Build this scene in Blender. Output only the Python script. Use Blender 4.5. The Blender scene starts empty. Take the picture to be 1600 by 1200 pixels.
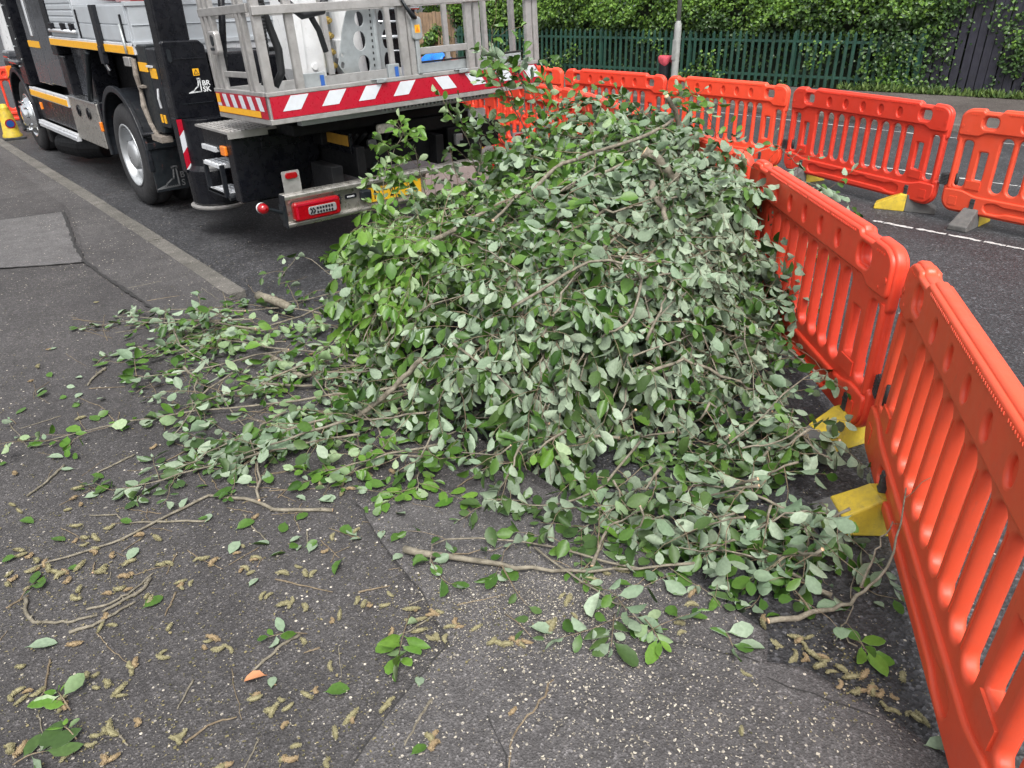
import bpy, bmesh, math, random
import numpy as np
from mathutils import Vector, Matrix

random.seed(7)
rng = np.random.default_rng(11)
S = bpy.context.scene
COL = S.collection

# ------------------------------------------------------------------ camera
CAM = np.array([0.0, 0.0, 1.95])
FPX = 1158.0                                   # focal length in photo pixels (1600 wide)
_yv = np.array([-1152.0, -582.0, FPX]); _dv = np.array([50.0, 2200.0, FPX])
_D = _dv / np.linalg.norm(_dv)
_Y = _yv - _D * (_yv @ _D); _Y /= np.linalg.norm(_Y)
_Z = -_D
_X = np.cross(_Y, _Z)
ROT = np.array([_X, _Y, _Z])
cam = bpy.data.cameras.new('camera')
cam.sensor_width = 36.0
cam.lens = FPX / 1600.0 * 36.0
cam.clip_start = 0.02
cam.clip_end = 400.0
co = bpy.data.objects.new('camera', cam)
COL.objects.link(co)
m = Matrix.Identity(4)
for i in range(3):
    m[i][0] = ROT[i][0]; m[i][1] = -ROT[i][1]; m[i][2] = -ROT[i][2]; m[i][3] = CAM[i]
co.matrix_world = m
S.camera = co

# ------------------------------------------------------------------ light
SUN_EL, SUN_AZ = 58.0, 215.0                   # elevation, direction the light comes from
w = bpy.data.worlds.new('World'); S.world = w; w.use_nodes = True
nt = w.node_tree; nt.nodes.clear()
sky = nt.nodes.new('ShaderNodeTexSky'); sky.sky_type = 'NISHITA'; sky.sun_disc = False
sky.sun_elevation = math.radians(SUN_EL); sky.sun_rotation = math.radians(SUN_AZ)
sky.air_density = 1.0; sky.dust_density = 5.0; sky.ozone_density = 1.0
hs = nt.nodes.new('ShaderNodeHueSaturation'); hs.inputs['Saturation'].default_value = 0.18
bg = nt.nodes.new('ShaderNodeBackground'); bg.inputs['Strength'].default_value = 0.125
wo = nt.nodes.new('ShaderNodeOutputWorld')
nt.links.new(sky.outputs[0], hs.inputs['Color']); nt.links.new(hs.outputs[0], bg.inputs['Color'])
nt.links.new(bg.outputs[0], wo.inputs['Surface'])
sun = bpy.data.lights.new('sun', 'SUN'); sun.energy = 1.5; sun.angle = math.radians(26); sun.color = (1.0, 0.97, 0.92)
so = bpy.data.objects.new('sun', sun); COL.objects.link(so)
az = math.radians(SUN_AZ); el = math.radians(SUN_EL)
sv = Vector((math.sin(az) * math.cos(el), math.cos(az) * math.cos(el), math.sin(el)))
so.rotation_euler = sv.to_track_quat('Z', 'Y').to_euler()
S.view_settings.view_transform = 'Standard'; S.view_settings.look = 'None'
S.view_settings.exposure = 1.05; S.view_settings.gamma = 1.0

# ------------------------------------------------------------------ helpers
def ray(px, py):
    d = ROT @ np.array([px - 800.0, py - 600.0, FPX]); return d / np.linalg.norm(d)
def at(px, py, z=None, x=None, y=None):
    d = ray(px, py)
    t = (x - CAM[0]) / d[0] if x is not None else (y - CAM[1]) / d[1] if y is not None else (z - CAM[2]) / d[2]
    return CAM + d * t

class MB:
    def __init__(s): s.v = []; s.f = []; s.m = []
    def add(s, vs, fs, mi=0):
        o = len(s.v); s.v += [tuple(map(float, p)) for p in vs]
        s.f += [tuple(i + o for i in f) for f in fs]; s.m += [mi] * len(fs); return s
    def box(s, c, size, mi=0, rot=None):
        x, y, z = [k / 2 for k in size]
        vs = [Vector((a * x, b * y, d * z)) for a in (-1, 1) for b in (-1, 1) for d in (-1, 1)]
        if rot is not None: vs = [rot @ p for p in vs]
        c = Vector(c)
        return s.add([p + c for p in vs], [(0, 1, 3, 2), (4, 6, 7, 5), (0, 4, 5, 1), (2, 3, 7, 6), (0, 2, 6, 4), (1, 5, 7, 3)], mi)
    def bb(s, a, b, mi=0):
        return s.box([(p + q) / 2 for p, q in zip(a, b)], [abs(q - p) for p, q in zip(a, b)], mi)
    def tube(s, pts, rad, n=8, mi=0, cap=True, capm=None):
        pts = [np.array(p, float) for p in pts]; k = len(pts)
        rad = [rad] * k if np.isscalar(rad) else list(rad)
        t0 = pts[1] - pts[0]; t0 = t0 / (np.linalg.norm(t0) + 1e-9)
        a = np.array([0, 0, 1.0]) if abs(t0[2]) < .9 else np.array([1.0, 0, 0])
        u = np.cross(t0, a); u /= np.linalg.norm(u)
        vs = []
        for i, p in enumerate(pts):
            t = pts[min(i + 1, k - 1)] - pts[max(i - 1, 0)]; t = t / (np.linalg.norm(t) + 1e-9)
            u = u - t * (u @ t); u /= (np.linalg.norm(u) + 1e-9); v = np.cross(t, u)
            for j in range(n):
                q = 2 * math.pi * j / n
                vs.append(p + rad[i] * (math.cos(q) * u + math.sin(q) * v))
        fs = [(i * n + j, i * n + (j + 1) % n, (i + 1) * n + (j + 1) % n, (i + 1) * n + j) for i in range(k - 1) for j in range(n)]
        s.add(vs, fs, mi)
        if cap:
            cm = mi if capm is None else capm
            o = len(s.v) - len(vs)
            s.f.append(tuple(o + j for j in range(n))[::-1]); s.m.append(cm)
            s.f.append(tuple(o + (k - 1) * n + j for j in range(n))); s.m.append(mi)
        return s
    def cyl(s, a, b, r, n=16, mi=0, r2=None, capm=None): return s.tube([a, b], [r, r if r2 is None else r2], n, mi, True, capm)
    def prism(s, poly, fn, d0, d1, mi=0):
        """poly: list of (u,v); fn(u,v,d)->xyz"""
        n = len(poly)
        vs = [fn(u, v, d0) for u, v in poly] + [fn(u, v, d1) for u, v in poly]
        fs = [tuple(range(n))[::-1], tuple(range(n, 2 * n))] + [(i, (i + 1) % n, n + (i + 1) % n, n + i) for i in range(n)]
        return s.add(vs, fs, mi)
    def lathe(s, prof, c, axis='x', n=32, mi=0, mis=None):
        """prof: (radius, offset along axis)"""
        vs = []
        for r, h in prof:
            for j in range(n):
                q = 2 * math.pi * j / n; a, b = r * math.cos(q), r * math.sin(q)
                p = (h, a, b) if axis == 'x' else (a, h, b) if axis == 'y' else (a, b, h)
                vs.append([p[i] + c[i] for i in range(3)])
        for i in range(len(prof) - 1):
            pass
        o = len(s.v); s.v += [tuple(map(float, p)) for p in vs]
        for i in range(len(prof) - 1):
            for j in range(n):
                s.f.append((o + i * n + j, o + i * n + (j + 1) % n, o + (i + 1) * n + (j + 1) % n, o + (i + 1) * n + j))
                s.m.append(mi if mis is None else mis[i])
        return s
    def xf(s, fn):
        s.v = [tuple(fn(p)) for p in s.v]; return s
    def mesh(s, name, mats, smooth=False):
        me = bpy.data.meshes.new(name)
        me.from_pydata(s.v, [], s.f)
        for mt in (mats if isinstance(mats, (list, tuple)) else [mats]): me.materials.append(mt)
        me.polygons.foreach_set('material_index', s.m)
        bm = bmesh.new(); bm.from_mesh(me); bmesh.ops.recalc_face_normals(bm, faces=bm.faces); bm.to_mesh(me); bm.free()
        if smooth: me.polygons.foreach_set('use_smooth', [True] * len(me.polygons))
        return me
    def build(s, name, mats, parent=None, bev=0.0, smooth=False, seg=2):
        o = bpy.data.objects.new(name, s.mesh(name, mats, smooth)); COL.objects.link(o)
        if parent: o.parent = parent
        if bev:
            b = o.modifiers.new('bevel', 'BEVEL'); b.width = bev; b.segments = seg; b.limit_method = 'ANGLE'; b.angle_limit = math.radians(40)
        return o

def tag(o, label, cat, group=None):
    o['label'] = label; o['category'] = cat
    if group: o['group'] = group
    return o
def thing(name, label, cat, group=None, loc=(0, 0, 0), rz=0.0):
    o = bpy.data.objects.new(name, None); o.empty_display_size = .1; COL.objects.link(o)
    o.location = loc; o.rotation_euler = (0, 0, rz); return tag(o, label, cat, group)
def kind(o, k): o['kind'] = k; return o
def dup(root, loc=None, rz=None, label=None, group=None):
    r = root.copy(); COL.objects.link(r)
    if loc is not None: r.location = loc
    if rz is not None: r.rotation_euler = (0, 0, rz)
    if label: r['label'] = label
    if group: r['group'] = group
    for ch in root.children:
        c = ch.copy(); COL.objects.link(c); c.parent = r
        for g in ch.children:
            d = g.copy(); COL.objects.link(d); d.parent = c
    return r

def curve_mesh(outline, holes, half, bev, res=2):
    """flat filled curve in x,z with depth along y, bevelled; returns (verts, faces)"""
    cu = bpy.data.curves.new('tmp', 'CURVE'); cu.dimensions = '2D'; cu.fill_mode = 'BOTH'
    cu.extrude = max(half - bev, .0001); cu.bevel_depth = bev; cu.bevel_resolution = res; cu.offset = -bev
    for pl in [outline] + holes:
        sp = cu.splines.new('POLY'); sp.points.add(len(pl) - 1); sp.use_cyclic_u = True
        for p, q in zip(sp.points, pl): p.co = (q[0], q[1], 0, 1)
    ob = bpy.data.objects.new('tmp', cu); COL.objects.link(ob)
    dg = bpy.context.evaluated_depsgraph_get()
    me = bpy.data.meshes.new_from_object(ob.evaluated_get(dg))
    vs = [(v.co.x, -v.co.z, v.co.y) for v in me.vertices]; fs = [tuple(p.vertices) for p in me.polygons]
    bpy.data.objects.remove(ob); bpy.data.curves.remove(cu); bpy.data.meshes.remove(me)
    return vs, fs
def rrect(x0, z0, x1, z1, r, n=5):
    out = []
    for cx, cz, a in ((x1 - r, z1 - r, 0), (x0 + r, z1 - r, 90), (x0 + r, z0 + r, 180), (x1 - r, z0 + r, 270)):
        for i in range(n + 1):
            q = math.radians(a + 90 * i / n); out.append((cx + r * math.cos(q), cz + r * math.sin(q)))
    return out
def ell(cx, cz, a, b, n=16): return [(cx + a * math.cos(2 * math.pi * i / n), cz + b * math.sin(2 * math.pi * i / n)) for i in range(n)]

# ------------------------------------------------------------------ materials
def nodes(name):
    mt = bpy.data.materials.new(name); mt.use_nodes = True
    t = mt.node_tree; b = t.nodes['Principled BSDF']; return mt, t, b
def N(t, typ, **k):
    n = t.nodes.new(typ)
    for a, v in k.items():
        if a.startswith('i_'): n.inputs[a[2:].replace('_', ' ')].default_value = v
        else: setattr(n, a, v)
    return n
def ramp(t, src, stops):
    r = t.nodes.new('ShaderNodeValToRGB'); e = r.color_ramp.elements
    while len(e) < len(stops): e.new(.5)
    for x, (p, c) in zip(e, stops):
        x.position = p; x.color = (*c, 1) if len(c) == 3 else c
    t.links.new(src, r.inputs[0]); return r.outputs[0]
def mix(t, fac, a, b, typ='MIX'):
    n = t.nodes.new('ShaderNodeMix'); n.data_type = 'RGBA'; n.blend_type = typ
    for s, v in ((0, fac), (6, a), (7, b)):
        if hasattr(v, 'is_linked') or hasattr(v, 'links'): t.links.new(v, n.inputs[s])
        else: n.inputs[s].default_value = v if s == 0 else (*v, 1)
    return n.outputs[2]
def pm(name, col, rough=.5, metal=0.0, var=.15, scale=6.0, bump=0.0, bscale=60.0, dirt=None, dirt_amt=.35, spec=.5, coat=0.0):
    """paint / metal / plastic: base colour with faint mottling, worn dirt patches and uneven gloss"""
    mt, t, b = nodes(name)
    tc = N(t, 'ShaderNodeTexCoord')
    n1 = N(t, 'ShaderNodeTexNoise', i_Scale=scale, i_Detail=6.0, i_Roughness=.65)
    t.links.new(tc.outputs['Object'], n1.inputs['Vector'])
    lo = tuple(c * (1 - var) for c in col); hi = tuple(min(1, c * (1 + var)) for c in col)
    c = ramp(t, n1.outputs['Fac'], [(.3, lo), (.7, hi)])
    if dirt is not None:
        n2 = N(t, 'ShaderNodeTexNoise', i_Scale=scale * 2.3, i_Detail=9.0, i_Roughness=.75)
        t.links.new(tc.outputs['Object'], n2.inputs['Vector'])
        f = ramp(t, n2.outputs['Fac'], [(.48, (0, 0, 0)), (.72, (dirt_amt,) * 3)])
        c = mix(t, f, c, dirt)
    if 'plastic' in name and bump == .12:
        oi = N(t, 'ShaderNodeObjectInfo'); fade = ramp(t, oi.outputs['Random'], [(0, (.86, .9, 1.0)), (1, (1.06, 1.45, 1.35))]); c = mix(t, 1.0, c, fade, 'MULTIPLY')
        n5 = N(t, 'ShaderNodeTexNoise', i_Scale=26.0, i_Detail=10.0, i_Roughness=.8); mp = N(t, 'ShaderNodeMapping'); mp.inputs['Scale'].default_value = (1, 1, .25)
        t.links.new(tc.outputs['Object'], mp.inputs[0]); t.links.new(mp.outputs[0], n5.inputs['Vector'])
        c = mix(t, ramp(t, n5.outputs['Fac'], [(.60, (0, 0, 0)), (.70, (.45,) * 3)]), c, (.30, .10, .07))
    t.links.new(c, b.inputs['Base Color'])
    n3 = N(t, 'ShaderNodeTexNoise', i_Scale=scale * 4, i_Detail=5.0)
    t.links.new(tc.outputs['Object'], n3.inputs['Vector'])
    r = ramp(t, n3.outputs['Fac'], [(.3, (max(0, rough - .12),) * 3), (.7, (min(1, rough + .12),) * 3)])
    t.links.new(r, b.inputs['Roughness'])
    b.inputs['Metallic'].default_value = metal
    b.inputs['Specular IOR Level'].default_value = spec
    if coat: b.inputs['Coat Weight'].default_value = coat; b.inputs['Coat Roughness'].default_value = .08
    if bump:
        n4 = N(t, 'ShaderNodeTexNoise', i_Scale=bscale, i_Detail=4.0)
        t.links.new(tc.outputs['Object'], n4.inputs['Vector'])
        bp = N(t, 'ShaderNodeBump', i_Strength=bump, i_Distance=.004)
        t.links.new(n4.outputs['Fac'], bp.inputs['Height']); t.links.new(bp.outputs[0], b.inputs['Normal'])
    return mt
def asphalt(name, lo, hi, stone=.35, chips=.0, rough=.85, chipcol=(.55, .5, .42), sscale=150.0, tone=.55):
    mt, t, b = nodes(name)
    tc = N(t, 'ShaderNodeTexCoord'); V = tc.outputs['Object']
    def noise(sc, det=5.0, ro=.6):
        n = N(t, 'ShaderNodeTexNoise', i_Scale=sc, i_Detail=det, i_Roughness=ro); t.links.new(V, n.inputs['Vector']); return n.outputs['Fac']
    c = ramp(t, noise(tone, 7.0, .65), [(.32, lo), (.68, hi)])
    st = ramp(t, noise(7.0, 8.0, .75), [(.3, (.72,) * 3), (.7, (1.22,) * 3)])
    c = mix(t, 1.0, c, st, 'MULTIPLY')
    c = mix(t, 1.0, c, ramp(t, noise(1.9, 6.0, .7), [(.28, (.70,) * 3), (.42, (.95,) * 3), (.6, (1.03,) * 3), (.75, (1.25,) * 3)]), 'MULTIPLY')
    vo = N(t, 'ShaderNodeTexVoronoi', i_Scale=sscale, i_Randomness=1.0); t.links.new(V, vo.inputs['Vector'])
    sep = N(t, 'ShaderNodeSeparateColor'); t.links.new(vo.outputs['Color'], sep.inputs[0])
    ag = ramp(t, sep.outputs[0], [(0.0, (1 - stone,) * 3), (.7, (1.0,) * 3), (.93, (1 + stone,) * 3), (1.0, (1 + 3.2 * stone,) * 3)])
    c = mix(t, 1.0, c, ag, 'MULTIPLY')
    if chips:
        v2 = N(t, 'ShaderNodeTexVoronoi', i_Scale=62.0, i_Randomness=1.0); t.links.new(V, v2.inputs['Vector'])
        s2 = N(t, 'ShaderNodeSeparateColor'); t.links.new(v2.outputs['Color'], s2.inputs[0])
        pick = ramp(t, s2.outputs[1], [(1 - chips, (0, 0, 0)), (1 - chips + .004, (1, 1, 1))])
        sz = ramp(t, v2.outputs['Distance'], [(.26, (1, 1, 1)), (.33, (0, 0, 0))])
        patch = ramp(t, noise(1.7, 4.0), [(.38, (.05,) * 3), (.58, (1, 1, 1))])
        f = mix(t, 1.0, mix(t, 1.0, pick, sz, 'MULTIPLY'), patch, 'MULTIPLY')
        c = mix(t, f, c, chipcol)
    t.links.new(c, b.inputs['Base Color'])
    r = ramp(t, noise(1.1, 5.0), [(.3, (rough - .17,) * 3), (.7, (min(1, rough + .1),) * 3)])
    t.links.new(r, b.inputs['Roughness'])
    b.inputs['Specular IOR Level'].default_value = .45
    bp = N(t, 'ShaderNodeBump', i_Strength=.75, i_Distance=.006)
    hsum = N(t, 'ShaderNodeMath', operation='ADD'); t.links.new(noise(95.0, 3.0), hsum.inputs[0]); t.links.new(vo.outputs['Distance'], hsum.inputs[1])
    t.links.new(hsum.outputs[0], bp.inputs['Height']); t.links.new(bp.outputs[0], b.inputs['Normal'])
    return mt
def leafmat(name, a, b_, rough=.5, trans=.2, tcol=None):
    mt, t, b = nodes(name)
    g = N(t, 'ShaderNodeNewGeometry')
    c = ramp(t, g.outputs['Random Per Island'], [(0.0, a), (1.0, b_)])
    tc = N(t, 'ShaderNodeTexCoord')
    n = N(t, 'ShaderNodeTexNoise', i_Scale=90.0, i_Detail=4.0); t.links.new(tc.outputs['Object'], n.inputs['Vector'])
    c = mix(t, 1.0, c, ramp(t, n.outputs['Fac'], [(.3, (.82,) * 3), (.7, (1.15,) * 3)]), 'MULTIPLY')
    t.links.new(c, b.inputs['Base Color']); b.inputs['Roughness'].default_value = rough
    b.inputs['Specular IOR Level'].default_value = .4
    tr = N(t, 'ShaderNodeBsdfTranslucent'); tr.inputs['Color'].default_value = (*(tcol or b_), 1)
    ms = N(t, 'ShaderNodeMixShader'); ms.inputs[0].default_value = trans
    out = t.nodes['Material Output']
    t.links.new(b.outputs[0], ms.inputs[1]); t.links.new(tr.outputs[0], ms.inputs[2]); t.links.new(ms.outputs[0], out.inputs['Surface'])
    return mt
def barkmat(name, a, b_):
    mt, t, b = nodes(name)
    tc = N(t, 'ShaderNodeTexCoord')
    n = N(t, 'ShaderNodeTexNoise', i_Scale=28.0, i_Detail=7.0, i_Roughness=.7); t.links.new(tc.outputs['Object'], n.inputs['Vector'])
    t.links.new(ramp(t, n.outputs['Fac'], [(.32, a), (.66, b_)]), b.inputs['Base Color'])
    b.inputs['Roughness'].default_value = .85
    bp = N(t, 'ShaderNodeBump', i_Strength=.6, i_Distance=.004); t.links.new(n.outputs['Fac'], bp.inputs['Height']); t.links.new(bp.outputs[0], b.inputs['Normal'])
    return mt

M = {}
M['pave'] = asphalt('pavement_asphalt', (.041, .038, .039), (.077, .0725, .0725), .42, .05, .88)
M['pave_light'] = asphalt('patched_asphalt', (.052, .049, .050), (.090, .0855, .0855), .34, .06, .86)
M['slab'] = asphalt('worn_slab_asphalt', (.064, .060, .061), (.104, .099, .099), .36, .05, .86)
M['pave_patch'] = asphalt('trench_patch_asphalt', (.095, .091, .092), (.122, .118, .119), .26, .06, .9)
M['road'] = asphalt('road_asphalt', (.026, .027, .030), (.050, .050, .054), .6, .008, .70, sscale=85.0)
M['far_pave'] = asphalt('far_pavement_asphalt', (.055, .045, .040), (.10, .088, .08), .4, .03, .9)
M['kerb'] = asphalt('kerb_stone', (.10, .095, .085), (.155, .146, .132), .22, .03, .9, sscale=220.0, tone=2.0)
M['crack'] = pm('tar_joint', (.022, .021, .021), .75, var=.3, scale=30, bump=.5, bscale=120)
M['soil'] = pm('leaf_litter_soil', (.06, .05, .035), .95, var=.5, scale=9, bump=.8, bscale=50)
M['white_line'] = pm('road_paint', (.46, .46, .45), .75, var=.2, scale=15, dirt=(.06, .06, .06), dirt_amt=1.0)
M['red'] = pm('red_plastic', (.80, .055, .025), .42, var=.05, scale=3, bump=.12, bscale=220, dirt=(.50, .05, .03), dirt_amt=.35)
M['orange'] = pm('sun_faded_plastic', (.80, .080, .031), .45, var=.06, scale=3, bump=.12, bscale=220, dirt=(.55, .09, .05), dirt_amt=.35)
M['rubber'] = pm('black_rubber', (.030, .031, .033), .7, var=.35, scale=12, bump=.35, bscale=90, dirt=(.13, .125, .115), dirt_amt=.5)
M['foot_grey'] = pm('worn_rubber', (.085, .085, .083), .8, var=.3, scale=11, bump=.4, bscale=80, dirt=(.17, .16, .14), dirt_amt=.5)
M['yellow'] = pm('yellow_plastic', (.52, .38, .03), .55, var=.2, scale=7, dirt=(.20, .165, .06), dirt_amt=.75, bump=.2, bscale=90)
M['black'] = pm('black_paint', (.0045, .005, .0075), .30, var=.25, scale=5, dirt=(.018, .018, .018), dirt_amt=.25, spec=.35)
M['black_matt'] = pm('black_underbody', (.0045, .0048, .006), .6, var=.4, scale=7, dirt=(.02, .019, .018), dirt_amt=.4, bump=.2, spec=.25)
M['black_plastic'] = pm('black_plastic', (.0085, .009, .012), .45, var=.2, scale=8, bump=.12, bscale=160, dirt=(.03, .03, .03), dirt_amt=.3, spec=.4)
M['gloss_grey'] = pm('dark_glossy_panel', (.055, .058, .066), .2, var=.12, scale=3, coat=.3)
M['alu'] = pm('brushed_aluminium', (.43, .42, .41), .42, .6, var=.12, scale=7, dirt=(.24, .22, .20), dirt_amt=.55, bump=.06, bscale=140)
M['alu_bright'] = pm('bright_aluminium', (.68, .70, .73), .36, .35, var=.06, scale=5, dirt=(.42, .42, .42), dirt_amt=.3)
M['grey_paint'] = pm('grey_locker_paint', (.44, .47, .50), .4, .15, var=.07, scale=4, dirt=(.36, .36, .36), dirt_amt=.3)
M['galv'] = pm('galvanised_steel', (.38, .41, .42), .48, .55, var=.14, scale=14, dirt=(.24, .25, .25), dirt_amt=.4)
M['steel'] = pm('stainless_steel', (.55, .53, .49), .33, .85, var=.1, scale=6, dirt=(.30, .27, .23), dirt_amt=.5)
M['white'] = pm('white_paint', (.76, .77, .78), .35, var=.05, scale=4, dirt=(.45, .43, .38), dirt_amt=.25)
M['dirty_white'] = pm('rusty_white_plate', (.66, .63, .56), .6, var=.1, scale=20, dirt=(.17, .10, .035), dirt_amt=1.0)
M['hazred'] = pm('red_reflective_tape', (.38, .004, .02), .35, var=.1, scale=16, dirt=(.30, .02, .03), dirt_amt=.4)
M['hazwhite'] = pm('white_reflective_tape', (.58, .61, .65), .38, var=.08, scale=9, dirt=(.5, .5, .5), dirt_amt=.4)
M['tape_yellow'] = pm('yellow_reflective_tape', (.80, .40, .015), .38, var=.08, scale=22, dirt=(.5, .26, .02), dirt_amt=.4)
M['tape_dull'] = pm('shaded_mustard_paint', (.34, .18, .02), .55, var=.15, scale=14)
M['tyre'] = pm('tyre_rubber', (.014, .014, .016), .78, var=.25, scale=9, bump=.25, bscale=60, dirt=(.036, .035, .034), dirt_amt=.6)
M['rim'] = pm('silver_wheel_paint', (.40, .415, .43), .36, .6, var=.08, scale=6, dirt=(.35, .35, .35), dirt_amt=.3)
M['chrome'] = pm('polished_alloy', (.78, .80, .82), .16, .95, var=.05, scale=5)
M['lens_red'] = pm('red_lamp_lens', (.27, .002, .006), .14, var=.2, scale=60, coat=.4)
M['lens_orange'] = pm('amber_lens', (.75, .20, .02), .18, var=.15, scale=60, coat=.4)
M['lens_clear'] = pm('clear_lens', (.30, .30, .30), .2, .2, var=.3, scale=120, coat=.4)
M['plate'] = pm('yellow_plate', (.74, .43, .02), .4, var=.05, scale=8, dirt=(.4, .25, .05), dirt_amt=.4)
M['ink'] = pm('black_lettering', (.015, .015, .015), .5)
M['logo_white'] = pm('white_vinyl', (.70, .72, .73), .45, var=.05)
M['logo_grey'] = pm('grey_moulded_mark', (.13, .135, .14), .6, var=.15)
M['brass'] = pm('brass_fitting', (.52, .38, .12), .38, .7, var=.2, scale=20)
M['hose'] = pm('black_hose', (.016, .017, .019), .5, var=.2, scale=15)
M['blue'] = pm('blue_sticker', (.02, .09, .33), .45, var=.1)
M['sheet_blue'] = pm('blue_sheet', (.01, .16, .62), .45, var=.12, scale=6)
M['pale_panel'] = pm('pinkish_plate', (.50, .40, .39), .35, .3, var=.1, scale=5)
M['cloth_red'] = pm('red_cloth', (.45, .06, .085), .8, var=.25, scale=12, bump=.5, bscale=30)
M['palisade'] = pm('green_steel_paint', (.018, .066, .047), .5, var=.25, scale=4, dirt=(.06, .085, .055), dirt_amt=.5)
M['dark_wood'] = pm('blue_black_stained_boards', (.020, .020, .032), .6, var=.35, scale=5, bump=.3, bscale=40, dirt=(.05, .05, .05), dirt_amt=.4)
M['brown_wood'] = pm('weathered_brown_boards', (.27, .18, .11), .85, var=.3, scale=4, bump=.4, bscale=40, dirt=(.13, .10, .075), dirt_amt=.6)
M['pole'] = pm('weathered_lamp_column', (.30, .31, .30), .65, .1, var=.15, scale=5, dirt=(.18, .19, .15), dirt_amt=.6)
M['glass'] = pm('dark_glass', (.02, .024, .028), .08, var=.1, coat=.5)
M['leaf_top'] = leafmat('willow_leaf_upper', (.025, .072, .010), (.100, .200, .034), .40, .24, (.16, .33, .04))
M['leaf_under'] = leafmat('willow_leaf_underside', (.135, .205, .122), (.285, .36, .255), .6, .14, (.20, .33, .10))
M['fresh_top'] = leafmat('young_leaf_upper', (.058, .150, .016), (.155, .285, .045), .38, .30, (.25, .45, .05))
M['fresh_under'] = leafmat('young_leaf_underside', (.165, .255, .115), (.31, .40, .23), .55, .22, (.28, .45, .12))
M['dull_top'] = leafmat('wilted_leaf_upper', (.026, .060, .014), (.08, .14, .038), .5, .18, (.14, .24, .05))
M['dull_under'] = leafmat('wilted_leaf_underside', (.138, .188, .122), (.27, .335, .235), .65, .12, (.20, .28, .11))
LEAFSETS = [('leaf_top', 'leaf_under'), ('fresh_top', 'fresh_under'), ('dull_top', 'dull_under')]
M['bark'] = barkmat('willow_bark', (.075, .065, .045), (.24, .215, .165))
M['twig'] = barkmat('twig_bark', (.085, .06, .035), (.22, .175, .115))
M['cut_wood'] = pm('fresh_cut_wood', (.62, .42, .26), .8, var=.15, scale=40)
M['catkin'] = barkmat('catkin_fluff', (.13, .115, .05), (.335, .31, .185))
M['catkin_brown'] = barkmat('brown_catkin_fluff', (.17, .12, .06), (.36, .275, .165))
M['chip'] = leafmat('wood_chip', (.20, .175, .135), (.50, .46, .38), .9, .0)
M['scrap'] = leafmat('leaf_scrap', (.05, .05, .02), (.24, .20, .10), .9, .0)
M['dead_leaf'] = pm('orange_dead_leaf', (.42, .19, .09), .6, var=.2, scale=20)
M['ivy_dark'] = leafmat('ivy_leaf_dark', (.016, .042, .013), (.060, .118, .030), .38, .12, (.10, .20, .03))
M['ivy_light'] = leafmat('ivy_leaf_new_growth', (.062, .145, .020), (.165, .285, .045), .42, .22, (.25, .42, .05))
M['ivy_core'] = pm('ivy_inner_shade', (.014, .022, .010), .9, var=.5, scale=8, bump=.8, bscale=20)  # near-black green, shade inside the ivy put into the colour
M['grass'] = leafmat('verge_grass', (.04, .085, .018), (.13, .19, .045), .6, .2)

# ------------------------------------------------------------------ leaf builder
_T = np.array([0.0, .14, .36, .66, .9, 1.0]); _W = np.array([0.0, .07, .8, 1.0, .55, 0.0])
def leaf_arrays(P, Dv, Nv, L, W, fold, curl):
    """two-layer folded leaves; returns verts (n*28,3), tris, material index"""
    n = len(P); S_ = np.cross(Nv, Dv); S_ /= np.linalg.norm(S_, axis=1)[:, None] + 1e-9
    cols = []
    def pt(k, side):
        u = _T[k]; wv = _W[k] * .5 * side
        dz = -curl * u * u * L + fold * abs(wv) * W
        return P + Dv * (u * L)[:, None] + S_ * (wv * W)[:, None] + Nv * dz[:, None]
    cols.append(pt(0, 0))
    for k in range(1, 5): cols += [pt(k, -1), pt(k, 0), pt(k, 1)]
    cols.append(pt(5, 0))
    A = np.stack(cols, 1)                                            # n,14,3
    tri = [(0, 2, 1), (0, 3, 2)]
    for k in range(3):
        a = 1 + 3 * k; b = a + 3
        tri += [(a, a + 1, b), (a + 1, b + 1, b), (a + 1, a + 2, b + 1), (a + 2, b + 2, b + 1)]
    tri += [(10, 11, 13), (11, 12, 13)]
    tri = np.array(tri)
    B = A - Nv[:, None, :] * .0007
    V = np.concatenate([A, B], 1).reshape(-1, 3)
    base = (np.arange(n) * 28)[:, None, None]
    T1 = base + tri[None]; T2 = base + 14 + tri[None, :, ::-1]
    T = np.concatenate([T1, T2], 1).reshape(-1, 3)
    mi = np.tile(np.concatenate([np.zeros(len(tri)), np.ones(len(tri))]), n).astype(np.int32)
    # orientation check: upper layer must face +normal
    return V, T, mi
def tri_mesh(name, V, T, mi, mats, smooth=True):
    me = bpy.data.meshes.new(name)
    me.vertices.add(len(V)); me.vertices.foreach_set('co', np.ascontiguousarray(V, dtype=np.float32).ravel())
    me.loops.add(T.size); me.loops.foreach_set('vertex_index', np.ascontiguousarray(T, dtype=np.int32).ravel())
    me.polygons.add(len(T)); me.polygons.foreach_set('loop_start', np.arange(0, T.size, 3, dtype=np.int32))
    for mt in mats: me.materials.append(mt)
    me.polygons.foreach_set('material_index', mi); me.polygons.foreach_set('use_smooth', [smooth] * len(T))
    me.update(calc_edges=True); me.validate()
    return me
def nrm(a): return a / (np.linalg.norm(a, axis=-1, keepdims=True) + 1e-9)
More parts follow.
